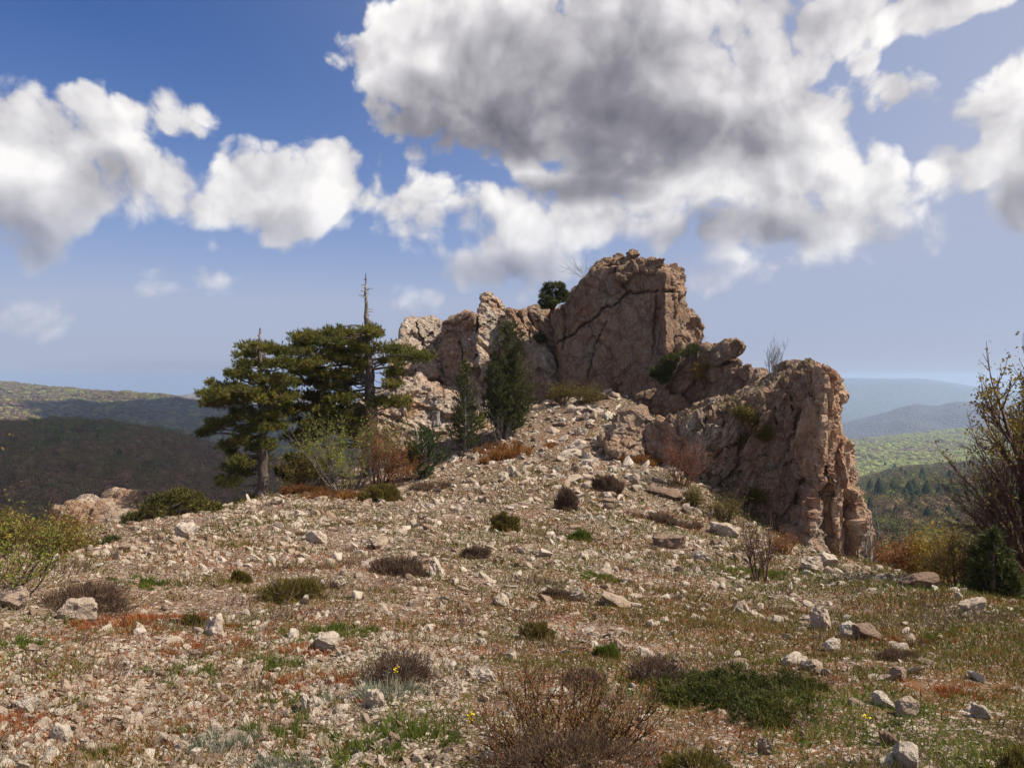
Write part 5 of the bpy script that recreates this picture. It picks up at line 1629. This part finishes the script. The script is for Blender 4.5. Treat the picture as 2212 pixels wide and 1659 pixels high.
for i, (lab, u, v, w, h, jag) in enumerate([
    ('blocky grey boulder on the left rim above the gully', 390, 1164, 52, 38, False),
    ('slanting pale boulder in front of the purple heather', 150, 1342, 100, 48, False),
    ('pale rounded rock at the left edge', 18, 1318, 62, 44, False),
    ('squarish pale block right of the rust-red clump', 455, 1374, 52, 42, False),
    ('broad pale stone with rust-red tuft left of centre', 694, 1412, 66, 44, False),
    ('white stone beside the silvery cushion', 812, 1534, 48, 42, False),
    ('rounded brown stone alone mid-slope', 1086, 1310, 34, 24, False),
    ('jagged weathered rock in the middle of the slope', 1254, 1300, 46, 40, True),
    ('flat-topped stones row mid-slope right of the jagged rock', 1335, 1312, 80, 22, False),
    ('jagged pale rock at the right end of the long dark shrub', 938, 1248, 44, 52, True),
    ('grey rock at the left end of the long dark shrub', 818, 1188, 40, 28, False),
    ('broad flat slab stone on the upper left slope', 684, 1174, 62, 30, False),
    ('smooth whaleback of bare rock at the right rim', 1992, 1272, 92, 34, False),
    ('round stone on the rim right of the whaleback', 2076, 1297, 20, 18, False),
    ('layered pale rock heap at the right rim', 2110, 1318, 70, 26, True),
    ('brown pointed boulder of the pair on the right turf', 1834, 1378, 38, 34, False),
    ('wide dark-shadowed boulder of the pair on the right turf', 1884, 1384, 66, 32, False),
    ('dark brown angular stone below the pair of boulders', 1800, 1408, 44, 26, False),
    ('upright splintered rock left of the pair of boulders', 1782, 1362, 40, 46, True),
    ('splintered rock leaning on the upright one', 1744, 1350, 36, 28, True),
    ('rounded pale boulder at the bottom edge on the right', 1970, 1668, 60, 54, False),
    ('pale angular slab on the lower right slope', 1962, 1550, 54, 38, False),
    ('grey heap-like stone at the bottom right of centre', 1655, 1632, 46, 36, True),
    ('long pale rocks above the juniper mat', 1718, 1440, 64, 26, True),
    ('pale wedge stone at the end of the long pale rocks', 1758, 1452, 38, 26, False),
    ('pale slab under the foot of the buttress', 1575, 1160, 80, 30, False),
    ('broken pale ledge below the scree edge', 1450, 1185, 84, 34, True),
    ('cracked pale ledge left of the dark bare shrub', 1520, 1215, 60, 28, True),
    ('long tilted slab at the edge of the scree', 1448, 1078, 76, 24, False),
    ('pale blocks at the foot of the buttress pillar', 1792, 1225, 60, 30, True),
    ('rugged pale rock left of the buttress foot', 1762, 1236, 50, 30, True),
    ('grey stone in the lower right rusty gravel', 2128, 1552, 50, 28, False),
    ('pointed pale stone low on the right slope', 1915, 1530, 30, 30, False),
    ('tall pale stone beside the yellow flower', 1925, 1610, 38, 34, False),
    ('grey flat stone at the bottom left in gravel', 284, 1576, 40, 26, False),
    ('rounded pale stone at lower left in rusty gravel', 130, 1610, 60, 36, False),
    ('blocky grey-pink stone at the left edge in gravel', 50, 1545, 48, 30, False),
    ('chunky pale stone near bottom centre-left', 845, 1618, 44, 40, True),
    ('pale tall stone left of the bottom-centre bush', 660, 1545, 30, 44, True),
    ('pale stones rib above the bottom-centre bush', 1050, 1472, 90, 28, True),
    ('white stone pair above the bottom-centre bush', 1212, 1506, 44, 18, False),
    ('rounded white stone alone on the turf mid-left', 925, 1454, 22, 18, False),
    ('pale flat stone on the turf right of the white stone', 1100, 1502, 32, 18, False),
    ('pale stone beside the large grey-brown bush', 1335, 1408, 40, 36, True),
]):
    rock_at(lab, u, v, w, h, 1000 + i * 7, jag)

for i, (x, y, w, h) in enumerate([(1290, 1125, 76, 56), (1355, 1110, 70, 50), (1462, 1105, 74, 44), (1440, 1165, 60, 76), (1532, 1165, 64, 52), (1612, 1150, 60, 44), (1655, 1120, 54, 36), (1700, 1115, 44, 30), (1390, 1165, 52, 50), (1240, 1175, 80, 32),
                                  (1225, 1205, 70, 30), (1310, 1385, 112, 110), (1345, 1270, 110, 56), (1480, 1345, 100, 70), (1250, 1200, 60, 30), (1560, 1500, 90, 60), (1450, 1460, 90, 70), (1390, 1420, 80, 46), (1250, 1430, 80, 50), (1150, 1420, 90, 40),
                                  (1050, 1440, 80, 40), (980, 1420, 70, 50), (920, 1530, 60, 70), (860, 1560, 70, 60), (1200, 1500, 90, 44), (1100, 1500, 80, 36), (1700, 1560, 80, 46), (1650, 1480, 70, 40), (1330, 1500, 80, 46), (1540, 1420, 70, 46), (680, 1420, 50, 46), (1150, 1330, 60, 34), (1820, 1640, 80, 50), (1760, 1600, 70, 40), (1640, 1600, 80, 36), (1480, 1580, 80, 36)]):
    u, v = S(1, x, y)
    rock_at('pale angular block in the rubble heap below the tall slab', u, v, w * .37, h * .37, 1400 + i * 5, i % 3 == 0, group='rubble blocks below the tall slab', name='rubble_block', cat='rock', tilt=.4)


LANDMARKS = [(n_, on_ground(u_, v_)) for n_, u_, v_ in [
    ('on the scree just below the tall slab', 1260, 900), ('on the scree above the flat-faced block', 1330, 1000), ('near the short bushy young pine', 980, 1050), ('on the brow under the rim pine', 640, 1075), ('near the round dark olive cushion', 1090, 1145),
    ('on the scree edge below the russet shrub', 1450, 1120), ('by the foot of the buttress', 1740, 1215), ('along the left rim above the gully', 330, 1170), ('near the long dark brown cushion', 860, 1235), ('around the grey-brown domed cushion on the left', 632, 1285),
    ('near the purplish heather at the left rim', 190, 1310), ('beside the jagged rock mid-slope', 1254, 1295), ('around the dark bare twiggy shrub', 1640, 1262), ('near the whaleback rock at the right rim', 1990, 1275), ('around the pair of boulders on the right turf', 1860, 1375),
    ('near the olive and ochre bush mid-turf', 1160, 1375), ('near the rust-red clump on the left', 330, 1345), ('around the large grey-brown bush', 1420, 1465), ('just above the creeping juniper mat', 1640, 1440), ('at the right edge of the rusty turf', 2120, 1440),
    ('near the squarish block left of centre', 520, 1380), ('near the silvery cushion', 828, 1495), ('in the gravel at the left edge', 80, 1500), ('in the gravel at the bottom left', 250, 1610), ('by the green tussocks at the bottom left', 600, 1590), ('near the big twiggy bush at the bottom', 1060, 1600), ('right below the creeping juniper mat', 1640, 1600), ('at the bottom right corner', 2080, 1610)]]


def scatter_stones():
    rng = np.random.default_rng(42)
    N = 120000
    lr = rng.random(N)
    r = np.exp(np.log(2.7) + (np.log(37) - np.log(2.7)) * lr ** 1.12)
    th = rng.uniform(R(-38), R(38), N)
    x, y = r * np.sin(th), r * np.cos(th)
    P = np.stack((x, y, np.zeros(N)), 1)
    patch = fbm(P * .42, 4, 11) + .5 * fbm(P * 1.6, 3, 12)
    u = 1106 + F_PX * x / y
    scree = np.exp(-(((u - 1290) / 230) ** 2)) * sstep(r, 17, 25)
    left = sstep(-(u - 900) / 900, 0, 1) * sstep(8 - r, 0, 4)
    keep = rng.random(N) < np.clip(.46 + .95 * patch + .6 * scree + .42 * left + .50 * sstep(r, 7, 13) - .22 * sstep((u - 1250) / 600, 0, 1) * sstep(14 - r, 0, 5), .05, 1)
    x, y, r, u, scree = x[keep], y[keep], r[keep], u[keep], scree[keep]
    z = ground_z(x, y)
    v = 829.5 - F_PX * (z / y - math.tan(PITCH))
    ok = (u > -60) & (u < 2270) & (v < 1720) & (z > -7.5)
    # keep to the mound, off the drop beyond the rims
    dz = ground_z(x, y + .6) - z
    ok &= (dz > -.55)
    x, y, z, r, scree = x[ok], y[ok], z[ok], r[ok], scree[ok]
    near_n = 24000                                    # the gravelly patch at the viewer's feet
    rr = rng.uniform(2.75, 6.2, near_n); tt = rng.uniform(R(-37), R(9), near_n)
    nx, ny = rr * np.sin(tt), rr * np.cos(tt)
    Q = np.stack((nx, ny, np.zeros(near_n)), 1)
    kk = rng.random(near_n) < np.clip(.62 + .8 * fbm(Q * .7, 3, 15) - .9 * sstep(nx / ny, -.25, .15), 0, 1)
    n_near = int(kk.sum())
    x, y, r = np.concatenate((x, nx[kk])), np.concatenate((y, ny[kk])), np.concatenate((r, rr[kk]))
    z, scree = np.concatenate((z, ground_z(nx[kk], ny[kk]))), np.concatenate((scree, np.zeros(n_near)))
    n = len(x)
    smin = 1.75 / F_PX * r
    s = smin * (1 - rng.random(n)) ** (-1 / (2.25 - .6 * scree))
    s = np.minimum(s, .020 + .011 * r ** .85 * rng.uniform(.5, 1.1, n) + .17 * scree * rng.random(n) ** 1.5)
    s[n - n_near:] = np.minimum(rng.uniform(.008, .014, n_near) * (1 - rng.random(n_near)) ** -.35, .036)
    app = s / r
    order = np.argsort(-app)
    top = order[:262]; rest = order[262:]
    for k in top:
        o = put('stone', BIG[rng.integers(14)] if rng.random() < .75 else JAG[rng.integers(6)])
        e = s[k]
        o.scale = (e * rng.uniform(.9, 1.4), e * rng.uniform(.7, 1.0), e * rng.uniform(.65, 1.1))
        o.rotation_euler = (rng.normal() * .3, rng.normal() * .3, rng.uniform(0, 6.28))
        o.location = (x[k], y[k], z[k] + e * .12)
        q = min(LANDMARKS, key=lambda m: (m[1][0] - x[k]) ** 2 + (m[1][1] - y[k]) ** 2 * .35)
        tag(o, 'loose pale stone ' + q[0], 'stone', 'loose stones ' + q[0])
    for name, shapes, base, sel, lab in (('scree_stones', SMALL2, ICO2, rest[:2000], 'mass of small pale stones strewn over the slope'), ('gravel', SMALL, ICO1, rest[2000:15000], 'pale and pinkish gravel covering the slope'), ('fine_gravel', TINY, OCTA, rest[15000:], 'finest pale grit between the stones of the slope')):
        m = len(sel)
        if m == 0: continue
        T = np.array(shapes)[rng.integers(0, len(shapes), m)]
        a = rng.uniform(0, 6.28, m); ca, sa = np.cos(a)[:, None], np.sin(a)[:, None]
        tx, ty = rng.normal(size=(2, m, 1)) * .28
        e = s[sel][:, None]
        X_ = T[:, :, 0] * rng.uniform(.9, 1.45, (m, 1)); Y_ = T[:, :, 1] * rng.uniform(.7, 1.1, (m, 1)); Z_ = T[:, :, 2] * rng.uniform(.6, 1.2, (m, 1))
        Z_ = Z_ + tx * X_ + ty * Y_
        V = np.stack(((X_ * ca - Y_ * sa) * e + x[sel][:, None], (X_ * sa + Y_ * ca) * e + y[sel][:, None], Z_ * e + z[sel][:, None] + e * .12), -1)
        nv = V.shape[1]
        F_ = (base[1][None] + (np.arange(m) * nv)[:, None, None]).reshape(-1, 3)
        o = put(name, mesh_from(name, V.reshape(-1, 3), F_, STONE))
        tag(o, lab, 'gravel', kind='stuff')
    return n


N_STONES = scatter_stones()


# ------------------------------------------------------------------ thin turf and dry grass between the stones
def turf():
    rng = np.random.default_rng(43)
    for name, mat, n, seed, thr, hgt, wid, lab in (
            ('dry_grass', STRAW, 70000, 21, .0, .065, .0028, 'thin straw-coloured dry grass between the stones'),
            ('turf_grass', GREEN_TURF, 130000, 22, .04, .050, .0046, 'short green turf in patches between the stones'),
            ('rusty_litter', HEATH_RUST, 100000, 23, .07, .040, .0050, 'low rust-red dry plants in patches on the gravel'),
            ('brown_turf', HEATH_OLIVE, 190000, 24, -.10, .048, .0046, 'short olive-brown turf and moss between the stones')):
        lr = rng.random(n)
        r = np.exp(np.log(2.7) + (np.log(33) - np.log(2.7)) * lr)
        th = rng.uniform(R(-38), R(38), n)
        x, y = r * np.sin(th), r * np.cos(th)
        P = np.stack((x, y, np.zeros(n)), 1)
        m = fbm(P * .5, 4, seed) + .6 * fbm(P * 2.3, 3, seed + 50)
        right = sstep(x / r, -.2, .5)
        if name == 'turf_grass': m = m + .22 * right - .05
        if name == 'brown_turf': m = m + .16 * right
        if name == 'rusty_litter': m = m + .18 * sstep(-x / r, .05, .5) + .16 * sstep(x / r, .25, .55)
        k = rng.random(n) < sstep(m, thr - .12, thr + .30) * (1 - .55 * sstep(r, 7, 13) * (1 - .6 * right))
        x, y, r = x[k], y[k], r[k]
        z = ground_z(x, y)
        ok = (ground_z(x, y + .6) - z > -.55)
        x, y, z, r = x[ok], y[ok], z[ok], r[ok]
        b = np.stack((x, y, z - .003), 1)
        d = rng.normal(size=b.shape) * .55 + np.array((0, 0, 1.0))
        sc = np.maximum(1, r * .16)
        g = Geo()
        if name == 'dry_grass':
            g.add(*blades(b, d, hgt * rng.uniform(.5, 1.6, len(b)) * sc ** .55, wid * sc, rng, .5))
        else:
            g.add(*needles(b, d, hgt * rng.uniform(.5, 1.5, len(b)) * sc ** .75, wid * 1.6 * sc, rng))
        tag(g.put(name, mat), lab, 'grass', kind='stuff')


turf()


def low_heath():
    """Small ragged tufts of heath strewn between the cushions, too many and too small to count."""
    rng = np.random.default_rng(46)
    for name, mat, cnt, lab in (('low_heath', HEATH_BROWN, 210, 'small ragged brown heath tufts dotted between the stones'), ('olive_heath', HEATH_OLIVE, 240, 'small ragged olive tufts dotted between the stones')):
        g = Geo()
        r = np.exp(rng.uniform(np.log(3.2), np.log(27), cnt)); th = rng.uniform(R(-35), R(35), cnt)
        for x0, y0, rr in zip(r * np.sin(th), r * np.cos(th), r):
            z0 = gz(x0, y0)
            if gz(x0, y0 + .6) - z0 < -.5: continue
            a = rng.uniform(.04, .11) * (1 + .035 * rr)
            n = int(rng.uniform(50, 120))
            f = np.stack((x0 + rng.normal(size=n) * a, y0 + rng.normal(size=n) * a * .8, np.full(n, z0 - .004)), 1)
            dv = (f - [x0, y0, z0]) / a * .5 + rng.normal(size=(n, 3)) * .35 + [0, 0, 1.0]
            g.add(*needles(f, dv, a * rng.uniform(.35, .95, n), max(.0035, .0011 * rr), rng))
        tag(g.put(name, mat), lab, 'heath', kind='stuff')


low_heath()


def stalks():
    """Tall single straws in the foreground."""
    rng = np.random.default_rng(44)
    g = Geo()
    spots = [(600, 1330, 60), (560, 1360, 40), (640, 1300, 30), (120, 1330, 130), (100, 1320, 110), (180, 1330, 100), (480, 1350, 60), (1790, 1640, 90), (660, 1620, 60), (910, 1400, 60), (900, 1440, 80), (1030, 1500, 60), (1150, 1470, 60), (730, 1560, 70), (1250, 1500, 50)]
    for (u, v, h) in spots:
        for _ in range(7):
            b = on_ground(u + rng.normal() * 26, v + rng.normal() * 8)
            if b is None: continue
            L = h * px(b[1]) * rng.uniform(.6, 1.3)
            e = b + np.array((rng.normal() * .35 + .15, rng.normal() * .3, 1)) * L
            g.tube(bezier(b, (b + e) / 2 + rng.normal(size=3) * .06 * L, e + [0.1 * L, 0, -.03 * L], 5), np.linspace(.0016, .0009, 5), 3)
    tag(g.put('straw_grass', STRAW), 'scattered tall dry straws standing over the slope', 'grass', kind='stuff')


stalks()


# ------------------------------------------------------------------ woods on the hills
def crown_mat(name, stops):
    def b(x):
        oi = x.new('ShaderNodeObjectInfo')
        g = x.new('ShaderNodeNewGeometry')
        n = x.noise(g.outputs['Position'], 0.006, 4, 0.6)
        f = x.m('ADD', x.m('MULTIPLY', oi.outputs['Random'], 0.6), x.m('MULTIPLY_ADD', n, 1.5, -0.55))
        f = x.m('ADD', f, x.m('MULTIPLY_ADD', g.outputs['Random Per Island'], 0.16, -0.08))
        return x.ramp(f, stops), None, 0, 0
    return material(name, b, 1.0, 0.0)


CROWN_BARE = crown_mat('beech_crowns_budding', [(0.1, (0.13, 0.075, 0.055)), (0.35, (0.20, 0.135, 0.09)), (0.6, (0.17, 0.13, 0.06)), (0.85, (0.15, 0.155, 0.05))])
CROWN_GREEN = crown_mat('beech_crowns_leafing', [(0.05, (0.22, 0.16, 0.12)), (0.25, (0.22, 0.19, 0.075)), (0.5, (0.23, 0.235, 0.065)), (0.9, (0.25, 0.27, 0.075))])
CROWN_CON = crown_mat('conifer_crowns', [(0.1, (0.018, 0.030, 0.014)), (0.9, (0.040, 0.058, 0.024))])
protos = bpy.data.collections.new('crown_prototypes')


def crown_proto(name, seed, mat, conic=False, n=130, leaf=.16):
    rng = np.random.default_rng(seed)
    g = Geo()
    v, f = ICO2
    core = v * (1 + .35 * vnoise(v * 1.7 + seed, seed)[:, None]) * np.array([.40, .40, .40])
    core = core * (.72 if n > 200 else 1.0) + [0, 0, .5]
    d = unit(rng.normal(size=(n, 3)))
    if conic:
        core = v * np.array([.16, .16, .48]) + [0, 0, .5]
        t = rng.random(n) ** 1.3
        a = rng.uniform(0, 6.28, n)
        rr = (.30 * (1 - t) + .02) * rng.uniform(.7, 1.1, n)
        p = np.stack((np.cos(a) * rr, np.sin(a) * rr, t * .98 + .03), 1)
        nr = np.stack((np.cos(a), np.sin(a), np.full(n, .7)), 1) + rng.normal(size=(n, 3)) * .4
        g.add(core, f)
        g.add(*leaves(p, nr, .17 * (1.15 - .8 * t), rng, .8))
    else:
        lump = .46 * (1 + .30 * vnoise(d * 2.3 + seed, seed + 3))
        p = d * lump[:, None] * np.array([1.05, 1.05, .95]) + [0, 0, .52]
        g.add(core, f)
        p = p * rng.uniform(.82, 1.06, (n, 1)) if n > 200 else p
        g.add(*leaves(p, d + rng.normal(size=(n, 3)) * .7, leaf * rng.uniform(.6, 1.4, n), rng, .8))
    o = bpy.data.objects.new(name, g.mesh(name, mat))
    return o


def forest(name, label, surf, n, u_rng, size, protos_, weights, seed, t_rng=(0.02, 1.0), flat=1.0):
    rng = np.random.default_rng(seed)
    nr, nt = surf.shape[:2]
    nr -= 7
    u_all = 1106 + F_PX * surf[0, :, 0] / surf[0, :, 1]
    d0, d1 = surf[0, 0, 1], surf[nr - 1, 0, 1]
    dd = np.sqrt(rng.uniform((d0 + (d1 - d0) * t_rng[0]) ** 2, (d0 + (d1 - d0) * t_rng[1]) ** 2, n))
    fr = (dd - d0) / (d1 - d0) * (nr - 1)
    uu = rng.uniform(*u_rng, n)
    fc = np.interp(uu, u_all, np.arange(nt))
    i = np.clip(fr.astype(int), 0, nr - 2); j = np.clip(fc.astype(int), 0, nt - 2)
    a, b = (fr - i)[:, None], (fc - j)[:, None]
    P = (surf[i, j] * (1 - a) * (1 - b) + surf[i + 1, j] * a * (1 - b) + surf[i, j + 1] * (1 - a) * b + surf[i + 1, j + 1] * a * b)
    col = bpy.data.collections.new(name + '_crowns')
    for k, pr in enumerate(protos_):
        c = pr.copy(); c.name = 'crown_%02d_%s' % (k, name)
        col.objects.link(c)
    kind = rng.choice(len(protos_), n, p=np.array(weights) / sum(weights))
    sc = size * np.clip(np.exp(rng.normal(0, .24, n)), .55, 1.5)
    S3 = np.stack((sc * rng.uniform(.85, 1.15, n), sc * rng.uniform(.85, 1.15, n), sc * flat * rng.uniform(.8, 1.2, n)), 1)
    me = bpy.data.meshes.new(name)
    me.vertices.add(n); me.vertices.foreach_set('co', (P - [0, 0, .05 * size]).astype(np.float32).ravel())
    at_ = me.attributes.new('scl', 'FLOAT_VECTOR', 'POINT'); at_.data.foreach_set('vector', S3.astype(np.float32).ravel())
    at_ = me.attributes.new('turn', 'FLOAT', 'POINT'); at_.data.foreach_set('value', rng.uniform(0, 6.28, n).astype(np.float32))
    at_ = me.attributes.new('kind', 'INT', 'POINT'); at_.data.foreach_set('value', kind.astype(np.int32))
    me.update()
    o = put(name, me)
    tag(o, label, 'wood', kind='stuff')
    ng = bpy.data.node_groups.new(name + '_nodes', 'GeometryNodeTree')
    ng.interface.new_socket('Geometry', in_out='INPUT', socket_type='NodeSocketGeometry')
    ng.interface.new_socket('Geometry', in_out='OUTPUT', socket_type='NodeSocketGeometry')
    N_ = ng.nodes; Lk = ng.links
    gi, go = N_.new('NodeGroupInput'), N_.new('NodeGroupOutput')
    iop = N_.new('GeometryNodeInstanceOnPoints')
    ci = N_.new('GeometryNodeCollectionInfo')
    ci.inputs['Collection'].default_value = col
    ci.inputs['Separate Children'].default_value = True
    ci.inputs['Reset Children'].default_value = True

    def attr(nm, ty):
        q = N_.new('GeometryNodeInputNamedAttribute'); q.data_type = ty; q.inputs['Name'].default_value = nm
        return [s for s in q.outputs if s.enabled][0]
    cx = N_.new('ShaderNodeCombineXYZ'); Lk.new(attr('turn', 'FLOAT'), cx.inputs[2])
    er = N_.new('FunctionNodeEulerToRotation'); Lk.new(cx.outputs[0], er.inputs[0])
    Lk.new(gi.outputs[0], iop.inputs['Points'])
    Lk.new(ci.outputs[0], iop.inputs['Instance'])
    iop.inputs['Pick Instance'].default_value = True
    Lk.new(attr('kind', 'INT'), iop.inputs['Instance Index'])
    Lk.new(er.outputs[0], iop.inputs['Rotation'])
    Lk.new(attr('scl', 'FLOAT_VECTOR'), iop.inputs['Scale'])
    Lk.new(iop.outputs[0], go.inputs[0])
    md = o.modifiers.new('wood', 'NODES')
    md.node_group = ng
    return o


PB = [crown_proto('bare_crown', 2000 + k, CROWN_BARE) for k in range(3)]
PG = [crown_proto('green_crown', 2010 + k, CROWN_GREEN) for k in range(3)]
CROWN_LIME = crown_mat('sunlit_green_crowns', [(0.05, (0.26, 0.20, 0.13)), (0.3, (0.27, 0.26, 0.09)), (0.9, (0.31, 0.35, 0.09))])
PL = [crown_proto('lime_crown', 2015 + k, CROWN_LIME) for k in range(3)]
PC = [crown_proto('conifer_crown', 2020 + k, CROWN_CON, True) for k in range(2)]
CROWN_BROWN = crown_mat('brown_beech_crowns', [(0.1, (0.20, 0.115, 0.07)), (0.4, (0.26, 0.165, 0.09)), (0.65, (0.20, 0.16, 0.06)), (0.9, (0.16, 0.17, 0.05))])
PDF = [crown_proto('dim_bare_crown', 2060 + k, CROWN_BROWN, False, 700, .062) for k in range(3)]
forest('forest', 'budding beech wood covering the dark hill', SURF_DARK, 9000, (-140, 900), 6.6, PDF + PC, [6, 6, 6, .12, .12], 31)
forest('forest', 'beech wood covering the half-lit hill', SURF_LEFT, 26000, (-100, 900), 11.0, PB + PG, [5, 5, 5, 2, 2, 2], 32, (0.1, 1.0), .5)
forest('forest', 'fresh green beech wood across the valley', SURF_GREEN, 17000, (1700, 2330), 11.0, PL + PB + PC, [5, 5, 5, 1.5, 1.5, 1.5, .12, .12], 33, (0.0, 1.0), .5)
CROWN_DEEP = crown_mat('near_beech_crowns', [(0.05, (0.15, 0.10, 0.07)), (0.3, (0.12, 0.11, 0.04)), (0.6, (0.125, 0.14, 0.035)), (0.9, (0.16, 0.18, 0.045))])
PGF = [crown_proto('fine_green_crown', 2040 + k, CROWN_DEEP, False, 900, .055) for k in range(3)]
PBF = [crown_proto('fine_bare_crown', 2050 + k, CROWN_BARE, False, 900, .045) for k in range(3)]
forest('forest', 'mixed wood on the near valley side', SURF_NEAR, 8000, (1700, 2330), 6.0, PGF + PBF + PC, [3, 3, 3, 4, 4, 4, 1.6, 1.6], 34)

uvn = SURF_NEAR.reshape(-1, 3)
un = 1106 + F_PX * uvn[:, 0] / uvn[:, 1]; vn = 829.5 - F_PX * (uvn[:, 2] / uvn[:, 1] - math.tan(PITCH))
uvg = SURF_GREEN.reshape(-1, 3)
ug = 1106 + F_PX * uvg[:, 0] / uvg[:, 1]; vg = 829.5 - F_PX * (uvg[:, 2] / uvg[:, 1] - math.tan(PITCH))
CON = [mesh_from('conifer', np.array([q.co[:] for q in pr.data.vertices]) * [1.15, 1.15, 1.0], [list(p.vertices) for p in pr.data.polygons], CROWN_CON) for pr in (crown_proto('k0', 2031, CROWN_CON, True), crown_proto('k1', 2032, CROWN_CON, True), crown_proto('k2', 2033, CROWN_CON, True))]
for i, (x, y, h) in enumerate([(550, 860, 60), (382, 860, 46), (360, 870, 44), (610, 960, 110), (575, 990, 100), (640, 1000, 90), (490, 960, 84), (460, 1000, 80), (505, 1030, 90), (430, 1080, 80), (345, 1150, 80), (510, 1150, 70), (605, 1150, 70), (650, 1180, 60), (560, 1190, 60), (690, 1000, 100),
                               (330, 960, 90), (285, 930, 70), (390, 970, 70), (420, 1000, 60), (300, 1030, 60), (540, 1060, 70), (590, 1050, 70), (380, 1140, 60), (440, 1160, 56), (545, 1010, 90), (700, 1080, 80), (660, 1060, 70), (735, 1000, 80), (480, 1190, 50), (400, 930, 60), (520, 940, 70)]):
    u, v = S(5, x, y)
    k = np.argmin((un - u) ** 2 + (vn - v) ** 2)
    p = uvn[k]
    o = put('conifer', CON[i % 3])
    hh = h * SHEETS[5][2] * p[1] / F_PX * 1.55
    o.scale = (hh * .95, hh * .95, hh)
    o.location = (p[0], p[1], p[2] - .5)
    o.rotation_euler = (0, 0, i * 1.3)
    tag(o, 'dark pointed conifer among beeches on the near valley side', 'conifer', 'dark conifers on the near valley side')
for i, (x, y, h) in enumerate([(352, 775, 36), (412, 800, 40), (395, 808, 30), (318, 800, 30), (545, 795, 30), (608, 790, 28), (480, 770, 24), (440, 800, 22), (290, 800, 24), (580, 800, 24), (640, 800, 22), (225, 860, 30)]):
    u, v = S(5, x, y)
    k = np.argmin((ug - u) ** 2 + (vg - v) ** 2)
    p = uvg[k]
    o = put('conifer', CON[i % 3])
    hh = h * SHEETS[5][2] * p[1] / F_PX * 1.2
    o.scale = (hh * .95, hh * .95, hh)
    o.location = (p[0], p[1], p[2] - .5)
    tag(o, 'small dark conifer on the sunlit slope across the valley', 'conifer', 'dark conifers on the far green slope')


# ------------------------------------------------------------------ clouds overhead, out of the picture, whose shadows lie on the hills
def cloud(label, target, alt, radii, seed):
    t = (alt - target[2]) / SUN_DIR[2]
    c = np.array(target) + SUN_DIR * t
    v, f = ico(5)
    n = fbm(v * 1.6, 5, seed)
    n2 = fbm(v * 5.0, 3, seed + 3)
    v = v * (1 + .32 * n + .08 * n2)[:, None] * np.array(radii)
    v[:, 2] = np.maximum(v[:, 2], -radii[2] * .35)
    m = material('cloud_white', lambda x: ((0.9, 0.9, 0.92), None, 0, 0), 1.0, 0.0)
    o = put('cloud', mesh_from('cloud', v, f, m, True), loc=c)
    tag(o, label, 'cloud', kind='stuff')


cloud('cloud overhead shading the near wooded hill', at(330, 1000, 440), 1000, (330, 270, 70), 61)
cloud('cloud overhead shading the right half of the long hill', at(690, 930, 1650), 1900, (560, 640, 120), 62)


# ------------------------------------------------------------------ air
def haze_box():
    x = 64000.0
    lo, hi = -1002.0, 30.0
    v = [(-x, -x, lo), (x, -x, lo), (x, x, lo), (-x, x, lo), (-x, -x, hi), (x, -x, hi), (x, x, hi), (-x, x, hi)]
    f = [(0, 3, 2, 1), (4, 5, 6, 7), (0, 1, 5, 4), (1, 2, 6, 5), (2, 3, 7, 6), (3, 0, 4, 7)]
    m = bpy.data.materials.new('haze_air')
    m.use_nodes = True
    t = m.node_tree
    t.nodes.clear()
    o = t.nodes.new('ShaderNodeOutputMaterial')
    p = t.nodes.new('ShaderNodeVolumePrincipled')
    p.inputs['Color'].default_value = (0.58, 0.74, 1.0, 1)
    p.inputs['Density'].default_value = 0.00015
    p.inputs['Anisotropy'].default_value = 0.2
    t.links.new(p.outputs[0], o.inputs['Volume'])
    h = put('haze', mesh_from('haze', v, f, m))
    tag(h, 'pale blue haze in the air over the valleys', 'haze', kind='stuff')


haze_box()
